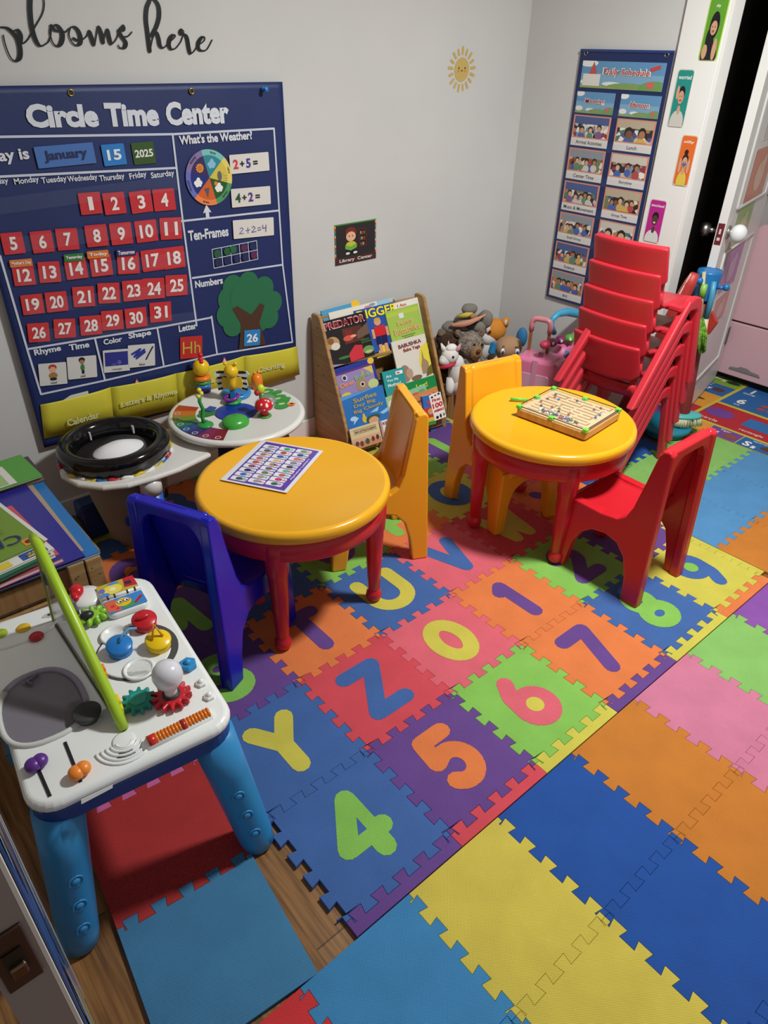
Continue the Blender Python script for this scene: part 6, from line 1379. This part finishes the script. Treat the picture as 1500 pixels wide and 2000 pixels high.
# ------------------------------------------------------------------ pink trolley case and pink walker toy by the right wall
def suitcase():
    zt = .335; A, B = on_z(1003, 694, zt), on_z(1090, 712, zt); d = (B-A); d.z = 0; w_ = d.length; d.normalize(); n = Vector((-d.y, d.x, 0)); n = n if n.dot(CV) > 0 else -n
    c = (A+B)/2-n*.075; F = frame((c.x, c.y, FZ), d, (0, 0, 1)); t = thing('trolley_case', 'shiny pink children trolley case with a raised handle behind the yellow chair', 'suitcase', (c.x, c.y, FZ)); Fl = Matrix.Translation((-c.x, -c.y, -FZ)) @ F
    pk = M('#d9799c', .18); H = zt-FZ
    MB().m(pk).prism([(x, y+H/2+.012) for x, y in rrect(w_/2, H/2-.012, .035, 6)], Fl, -.075, .075, .014).build('shell', t, bevel=.006, seg=3)
    MB().m(M('#cf9aae', .3)).prism([(x+.005, y+H/2-.02) for x, y in rrect(w_/2-.035, H/2-.05, .02, 5)], Fl, .07, .0775, .002).build('front_panel', t)
    MB().m(M('#c98aa8', .5)).prism([(-.012, H*.42), (.012, H*.42), (.012, H-.004), (-.012, H-.004)], Fl, .074, .0785).box(Fl @ Vector((0, H+.001, .0)), (.024, .024, .003), Fl.to_3x3()).build('strap', t)
    ch = MB().m(M('#b79a5a', .35, 'metal'), True).lathe([(.0, 0), (.034, 0), (.034, .005), (.03, .007), (0, .007)], Fl @ Vector((-.01, H*.38, .0785)), 28, Fl.to_3x3()).build('round_charm', t)
    b = MB(); Fc = Fl @ Matrix.Translation((-.01, H*.38, .0862)); b.m(M('#d8c8cc', .4)).disc(Fc, 0, 0, .026, .026, 0); b.m(M('#5a3a4a', .4)).disc(Fc, -.010, .002, .009, .012, .0004).disc(Fc, .012, .002, .009, .012, .0004); b.m(M('#b070b0', .4)).disc(Fc, 0, -.014, .014, .007, .0006); b.build('charm_print', ch)
    MB().m(M('#b79a5a', .35, 'metal')).prism([(-.03, H*.5), (.01, H*.5), (.016, H*.53), (-.036, H*.53)], Fl, .0785, .082).build('crown_clasp', t, bevel=.001)
    hw = (on_y(1075, 640, (c.y)).x-on_y(1030, 632, c.y).x)*.5*1.05; hx = -.0; top = H+.155
    xs = (-.075, .015)
    for x in xs: MB().m(M('#9c6238', .4)).prism([(x-.007, H-.02), (x+.007, H-.02), (x+.007, top-.05), (x-.007, top-.05)], Fl, -.045, -.032).build('handle_rail', t, bevel=.002)
    m_ = (xs[0]+xs[1])/2; r = (xs[1]-xs[0])/2
    pts = [Fl @ Vector(p_+(-.0385,)) for p_ in [(xs[0], top-.06), (xs[0], top-.03)]+arc(xs[0]+.025, top-.025, .025, .025, 180, 90, 4)+arc(xs[1]-.025, top-.025, .025, .025, 90, 0, 4)+[(xs[1], top-.03), (xs[1], top-.06)]]
    MB().m(M('#d98a90', .3), True).tube(pts, .0125, 12).build('handle_grip', t)
    for s in (-1, 1): MB().m(M('#3a2a30', .5), True).lathe([(.018, -.012), (.018, .012)], Fl @ Vector((s*(w_/2-.03), .018, -.055)), 16, Fl.to_3x3() @ Matrix.Rotation(PI/2, 3, 'Y')).build('wheel', t)
suitcase()
def walker():
    Y = 1.31; o = on_y(1105, 720, Y); o.z = FZ; t = thing('walker_toy', 'pink patterned baby walker toy with a light blue handle by the right wall', 'baby toy', o)
    def Q(px, py, f=0): return on_y(px, py, Y)-o+CV*f
    pk = M('#c9628c', .45)
    b = MB().m(pk, True); c = Q(1100, 705); blob(b, [(c, (.085, .06, .10)), (c-UZ*.12, (.095, .07, .13))], 26, 16); body = b.build('body', t)
    MB().m(pk).box((c.x, c.y, .05), (.16, .13, .10)).build('base', t, bevel=.02, seg=3)
    hd = [Q(1085, 655, -.03), Q(1079, 640, -.03), Q(1081, 628, -.03), Q(1092, 617, -.03), Q(1110, 613, -.03), Q(1130, 616, -.03), Q(1152, 622, -.03), Q(1168, 632, -.03), Q(1172, 650, -.03)]
    MB().m(M('#3f9cc4', .4), True).tube(hd, [.012, .013, .0135, .015, .019, .021, .018, .014, .012], 12).build('handle', t)
    b = MB()
    for i, (px, py, h) in enumerate(((1062, 668, '#c83a5a'), (1076, 664, '#8a2a6a'), (1092, 659, '#7a2a5a'), (1110, 656, '#5aa03a'), (1124, 664, '#b88a3a'), (1133, 674, '#7a5a9a'))):
        MB().m(M(h, .4), True).ball(Q(px, py, .035), (.026, .024, .020), 16, 10).build('coloured_key', t)
    for px, py in ((1076, 662), (1092, 658), (1109, 655), (1122, 664)): b.m(M('#e6dfd6', .4), True).ball(Q(px, py, .062), (.008, .005, .008), 10, 6)
    b.build('key_symbols', t)
    q = [Q(1101, 676, .075), Q(1112, 682, .075), Q(1110, 694, .075), Q(1094, 692, .075), Q(1088, 690, .075)]
    MB().m(M('#3a9ac0', .4), True).tube([q[0], q[1], q[2], q[3]], .0075, 8, closed=True).build('triangle_window', t)
    r = Q(1118, 706, .078); MB().m(M('#a8743a', .4), True).tube([r+CR*(.020*math.cos(2*PI*k/18))+UZ*(.022*math.sin(2*PI*k/18)) for k in range(18)], .008, 8, closed=True).build('ring_window', t)
    b = MB(); random.seed(5)
    for i in range(26):
        a = random.uniform(-1.1, 1.1); u = random.uniform(-.16, .06)
        p_ = c+CV*(.078*math.cos(a))+CR*(.088*math.sin(a))+UZ*u; b.m(M(random.choice(['#8a2a5a', '#e0c0c8', '#7a4a9a', '#c89a4a']), .5), True).ball(p_, .006, 8, 6)
    b.build('printed_dots', t)
walker()

# ------------------------------------------------------------------ stool lid, scrub brush and cleaning stand at the door
def stool():
    c = on_z(1300, 826, .045); t = thing('step_stool', 'low round teal step stool under the stacked red chairs', 'stool', (c.x, c.y, -.006))
    MB().m(M('#1f7f98', .4), True).lathe([(.095, 0), (.10, .01), (.10, .03), (.118, .034), (.122, .042), (.120, .052), (.11, .056), (0, .055)], n=40).build('seat_disc', t)
    return c
sc = stool()
def brush():
    o = on_z(1333, 822, .07); t = thing('scrub_brush', 'turquoise scrub brush with cream bristles resting on the teal stool', 'brush', (o.x, o.y, .05))
    R = Matrix.Rotation(-.75, 3, 'Z')
    MB().m(M('#4fb0ae', .4), True).ball((0, 0, .052), (.085, .045, .016), 24, 12, R).build('brush_head', t)
    MB().m(M('#2aa08e', .35), True).tube([R @ Vector((-.05, 0, .066)), R @ Vector((-.02, 0, .074)), R @ Vector((.012, 0, .074))], [.010, .013, .010], 12).build('grip', t)
    b = MB().m(M('#d8d0ac', .8)); random.seed(4)
    for i in range(420):
        a = random.uniform(0, 2*PI); r = math.sqrt(random.random()); p_ = R @ Vector((.080*r*math.cos(a), .042*r*math.sin(a), .046)); e = R @ Vector((.096*r*math.cos(a), .052*r*math.sin(a), .006+random.uniform(0, .004)))
        b.tube([p_, e], .0016, 4)
    b.build('bristles', t)['kind'] = 'stuff'
brush()
def cleaning():
    X = 2.64
    def Q(px, py, x=X): return on_x(px, py, x)
    o = Q(1380, 640); o.z = -.006; t = thing('cleaning_stand', 'red toy cleaning stand with a blue top holding brooms by the door', 'cleaning toy', o)
    bl = M('#1f6fae', .35); rd = M('#7a2420', .5)
    tp = Q(1388, 527)-o; MB().m(bl, True).lathe([(.044, -.125), (.046, -.12), (.052, -.01), (.05, 0), (.044, -.003), (.0, -.01)], (tp.x*.0, tp.y, tp.z), 28).build('blue_top', t)
    for dx, dz, s in ((.0, -.04, 1), (.0, -.065, -1)):
        MB().m(bl, True).tube([Vector((0, tp.y, tp.z+dz))+CV*.03+CR*(-s*.03), Vector((0, tp.y, tp.z+dz))+CV*.055+CR*(-s*.055)+UZ*.004], .008, 10).ball(Vector((0, tp.y, tp.z+dz))+CV*.06+CR*(-s*.06)+UZ*.008, .015, 12, 8).build('hook', t)
    MB().m(rd, True).tube([Vector((0, tp.y, tp.z-.12)), Vector((0, 0, .05)), Vector((0, 0, 0.012))], [.033, .034, .034], 16).build('pole', t)
    MB().m(rd, True).lathe([(.06, 0), (.06, .012), (.03, .02)], n=28).build('foot', t)
    fm = [Q(1391, 607), Q(1402, 630), Q(1385, 653), Q(1376, 655)]; n = Vector((.02, 0, 0))
    fm = [q-o for q in fm]; MB().m(M('#b03028', .5)).add([q-n*.4 for q in fm]+[q+n*.4 for q in fm], [(3, 2, 1, 0), (4, 5, 6, 7), (0, 1, 5, 4), (1, 2, 6, 5), (2, 3, 7, 6), (3, 0, 4, 7)]).build('red_dustpan', t, bevel=.002)
    # tools: each its own thing
    a, e, d_ = Q(1373, 540, 2.58), Q(1364, 600, 2.58), Q(1366, 690, 2.58); e2 = Q(1369, 575, 2.58)
    t2 = thing('toy_mop', 'lime green toy mop with shaggy head hanging on the cleaning stand', 'mop', a)
    MB().m(M('#8ab84a', .4), True).tube([Q(1376, 555, 2.58)-a, Q(1371, 580, 2.58)-a], .014, 12).build('grip', t2)
    MB().m(M('#b8b08a', .4), True).tube([a+UZ*.02-a, Q(1371, 580, 2.58)-a, Q(1368, 625, 2.58)-a], .008, 10).build('pole', t2)
    b = MB().m(M('#86c03a', .9, 'fur'), True); random.seed(9); top = Q(1369, 622, 2.58)-a; bot = Q(1366, 688, 2.58)-a
    for i in range(46):
        an = random.uniform(0, 2*PI); r = random.uniform(.4, 1)*.03; q = bot.lerp(top, random.uniform(0, .3)); side = Vector((math.cos(an)*r, math.sin(an)*r, 0))
        b.tube([top+side*.3, top.lerp(bot, .4)+side*1.1, q+side], [.006, .007, .005], 6)
    b.build('shaggy_head', t2)['kind'] = 'stuff'
    a = Q(1395, 550, 2.61); t3 = thing('toy_broom', 'light blue toy broom handle hanging on the right of the cleaning stand', 'broom', a)
    MB().m(M('#4a94b8', .4), True).tube([a-a, Q(1390, 580, 2.61)-a, Q(1379, 622, 2.61)-a], [.010, .013, .012], 12).build('pole', t3)
    MB().m(M('#c8bc9a', .5), True).tube([Q(1379, 622, 2.61)-a, Q(1374, 655, 2.61)-a, Q(1368, 690, 2.61)-a], [.012, .012, .011], 10).build('pale_grip', t3)
    a = Q(1357, 536, 2.48); e = Q(1338, 572, 2.48); t4 = thing('toy_duster', 'red and white striped toy cleaner tube leaning behind the top chair', 'cleaning toy', a)
    MB().m(M('#b83a34', .5), True).tube([a-a+UZ*.002, (e-a)*.5, (e-a)*1.3, (e-a)*((a.z-.012)/(a.z-e.z))], [.018, .026, .03, .03], 14).build('tube', t4)
    dv = (e-a).normalized(); sd = dv.cross(Vector((-1, 0, 0))).normalized()
    for k in range(10):
        u = .05+.12*k; r_ = .018+.010*u; c = (e-a)*u+Vector((-1, 0, 0))*r_*.96
        MB().m(M('#ddd6d0', .5)).box(c+sd*.008, (.004, .006, .010)).build('white_stripe', t4)
cleaning()

# ------------------------------------------------------------------ the open closet door with its knobs and cards
def door():
    hg = Vector((3.425, 1.03, 0)); la = Vector((2.684, 0.852, 0)); d = (la-hg); W = d.length; d.normalize()
    F = frame((hg.x, hg.y, 0.006), d, (0, 0, 1)); n = Vector((F[0][2], F[1][2], F[2][2]))      # local x: hinge -> latch, z: out of one face
    s = 1 if n.dot(Vector((-.5, -1, 0))) > 0 else -1
    t = thingF('door_1', 'white hinged closet door standing ajar with alphabet cards on its face', 'door', F); t['kind'] = 'structure'
    MB().m(M('#dcdad6', .35)).box((W/2, 1.015, 0), (W, 2.03, .036)).build('door_slab', t, bevel=.002)
    for z0, z1 in ((.16, .80), (.98, 1.85)):
        MB().m(M('#d4d2ce', .35)).tube([(x+W/2, y+(z0+z1)/2, s*.018) for x, y in rrect(W/2-.11, (z1-z0)/2, .01, 2)], .008, 6, closed=True).build('panel_moulding', t)
    k = MB().m(M('#b5b2ad', .3, 'metal'), True); hz = .895
    MB().m(M('#b5b2ad', .3, 'metal'), True).lathe([(.028, 0), (.028, .008), (.012, .012), (.012, .03)], (W-.06, hz, s*.018), 20, Matrix.Rotation(0 if s > 0 else PI, 3, 'X')).build('knob_rose', t)
    MB().m(M('#e2e2e2', .15), True).ball((W-.06, hz, s*.062), (.038, .038, .034), 22, 14).build('knob_cover', t)
    MB().m(M('#b5b2ad', .3, 'metal'), True).lathe([(.028, 0), (.028, .008), (.012, .012), (.012, .035), (.026, .042), (.03, .06), (.024, .074), (0, .078)], (W-.06, hz, -s*.018), 22, Matrix.Rotation(PI if s > 0 else 0, 3, 'X')).build('knob', t)
    lp = MB().m(M('#6a2228', .4)).box((W+.001, hz, 0), (.003, .085, .026)).build('latch_plate', t); MB().m(M('#c8c2c0', .4)).box((W+.0035, hz+.01, 0), (.003, .02, .008)).box((W+.0035, hz-.02, .0), (.003, .012, .012)).build('latch_bolt', lp)
    for z in (.25, 1.0, 1.8): MB().m(M('#77746c', .4, 'metal')).box((.0, z, s*.019), (.045, .09, .006)).build('hinge', t, bevel=.001)
    for (x0, x1, z0, z1, h, h2, lab) in ((.20, .56, .99, 1.20, '#c9653a', '#d8a888', 'orange picture card behind plastic on the closet door'), (.27, .58, .60, .79, '#9a6fa8', '#b89ac0', 'purple card behind plastic below the door knob'), (.18, .50, 1.24, 1.44, '#c8c0c0', '#b0a0a8', 'pale card behind plastic high on the closet door'), (.30, .60, .80, .97, '#9cb060', '#c8c8a0', 'green and cream card beside the white knob cover'), (.30, .56, .44, .57, '#c98a80', '#d8b0a8', 'faded salmon card low on the closet door')):
        o = thingF('door_card', lab, 'picture card', F @ Matrix.Translation(((x0+x1)/2, (z0+z1)/2, s*.0195)) @ (I4 if s > 0 else Matrix.Rotation(PI, 4, 'Y')), 'cards on the closet door')
        w_, h_ = x1-x0, z1-z0; MB().m(M('#dad6d2', .25)).slab([(-w_/2-.008, -h_/2-.008), (w_/2+.008, -h_/2-.008), (w_/2+.008, h_/2+.008), (-w_/2-.008, h_/2+.008)], -.0006, .0004).build('sleeve', o)
        b = MB().m(M(h, .25)).poly([(-w_/2, -h_/2), (w_/2, -h_/2), (w_/2, h_/2), (-w_/2, h_/2)], I4, .0012); b.m(M(h2, .25)).disc(I4, 0, -.01, w_*.22, h_*.3, .0016).disc(I4, w_*.1, h_*.2, w_*.1, h_*.15, .002); b.build('print', o)
door()

# ------------------------------------------------------------------ pink play kitchen
def kitchen():
    x0, x1, y0, y1 = 3.455, 3.80, .35, 1.035; t = thing('play_kitchen', 'pale pink play fridge cupboard with a gray drawer handle near the door', 'toy kitchen', (x0, y1, -.006))
    pk = M('#d2abb2', .35); F = frame((x0, y1, -.006), (0, -1, 0), (0, 0, 1)); Fl = Matrix.Translation((-x0, -y1, .006)) @ F; W = y1-y0
    MB().m(M('#c39aa2', .4)).box(((x1-x0)/2+.012, -W/2, .41), (x1-x0-.024, W, .74)).build('cabinet', t, bevel=.01, seg=3)
    up = [(0, .345), (W, .345), (W, .835), (.06, .835)]+arc(.06, .775, .06, .06, 90, 180, 6)
    MB().m(pk).prism(up, Fl, -.012, .012, .003).build('upper_door', t, bevel=.004)
    dw = MB().m(pk).prism([(0, .048), (W, .048), (W, .335), (0, .335)], Fl, -.012, .012, .003).build('drawer', t, bevel=.004)
    MB().m(M('#7f7a7c', .4)).prism([(.075, .085), (.25, .085), (.24, .098), (.20, .102), (.175, .112), (.135, .112), (.12, .102), (.08, .098)][::1], Fl, .012, .018, .001).build('handle', dw)
    b = MB().m(M('#cfc3bd', .4)); b.prism([(.33, .16), (.375, .16), (.37, .25), (.345, .25)], Fl, .012, .016); b.m(M('#5a6a8a', .4)).prism([(.325, .075), (.375, .075), (.375, .16), (.33, .16)], Fl, .012, .016); b.build('figure_sticker', dw)
    MB().m(M('#15141a', .6)).box(((x1-x0)/2+.03, -W/2, .022), (x1-x0-.06, W-.02, .044)).build('shadow_gap', t)  # near-black box painted as the shadow gap below the drawer
    o = thing('camera_toy', 'small dark object standing on top of the pink play fridge', 'toy', (x0+.06, y1-.11, .832)); MB().m(M('#26262a', .5)).box((0, 0, .035), (.05, .05, .07)).m(M('#26262a', .5), True).ball((0, 0, .085), .024, 14, 8).build('body', o, bevel=.006)
kitchen()

# ------------------------------------------------------------------ the entrance door standing open beside the camera
def entry():
    xf = -.482; y0, y1 = -.185, .235
    t = thing('door_2', 'white entrance door at the lower left edge with a brown latch plate', 'door', (xf, y0, FZ)); t['kind'] = 'structure'; t.rotation_euler = (0, 0, math.radians(-.5))
    MB().m(M('#8f8683', .5)).box((-.020, (y1-y0)/2, .999), (.040, y1-y0, 1.97)).build('door_slab', t)  # white door; the grey paints its edge as lying in shade
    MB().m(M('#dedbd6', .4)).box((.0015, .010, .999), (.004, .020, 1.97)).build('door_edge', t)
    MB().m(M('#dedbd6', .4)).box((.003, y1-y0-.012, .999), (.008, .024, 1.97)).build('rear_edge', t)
    lp = MB().m(M('#3a2620', .35)).box((-.020, -.0015, .875), (.030, .004, .085)).build('latch_plate', t, bevel=.001); MB().m(M('#15100e', .4)).box((-.020, -.004, .875), (.016, .003, .034)).build('latch_hole', lp); MB().m(M('#7a6a58', .3, 'metal')).box((-.020, -.006, .865), (.014, .008, .016)).build('latch_bolt', lp, bevel=.002)
    o = thing('door_poster', 'glossy blue and purple poster in plastic on the entrance door face', 'poster', (xf+.004, y0+.03, .05), math.radians(-.5))
    b = MB(); random.seed(2); L_ = y1-y0-.06; 
    b.m(M('#2f5ea8', .15)).box((0.001, L_/2, .75), (.002, L_, 1.5))
    for i in range(60):
        y, z = random.uniform(.04, L_-.04), random.uniform(.06, 1.44); b.m(M(random.choice(['#6a4a9a', '#9ab8d8', '#b8c23a', '#8a5a4a', '#2a3a7a', '#c8d4e4']), .15)); f = frame((.0023+.00003*i, y, z), (0, 1, 0), (0, 0, 1)); b.disc(f, 0, 0, random.uniform(.02, .05), random.uniform(.03, .1), 0, 10)
    b.build('print', o)
    MB().m(M('#d8dce0', .08, 'film')).box((.0062, L_/2, .76), (.0006, L_+.03, 1.54)).build('plastic_sleeve', o)
entry()
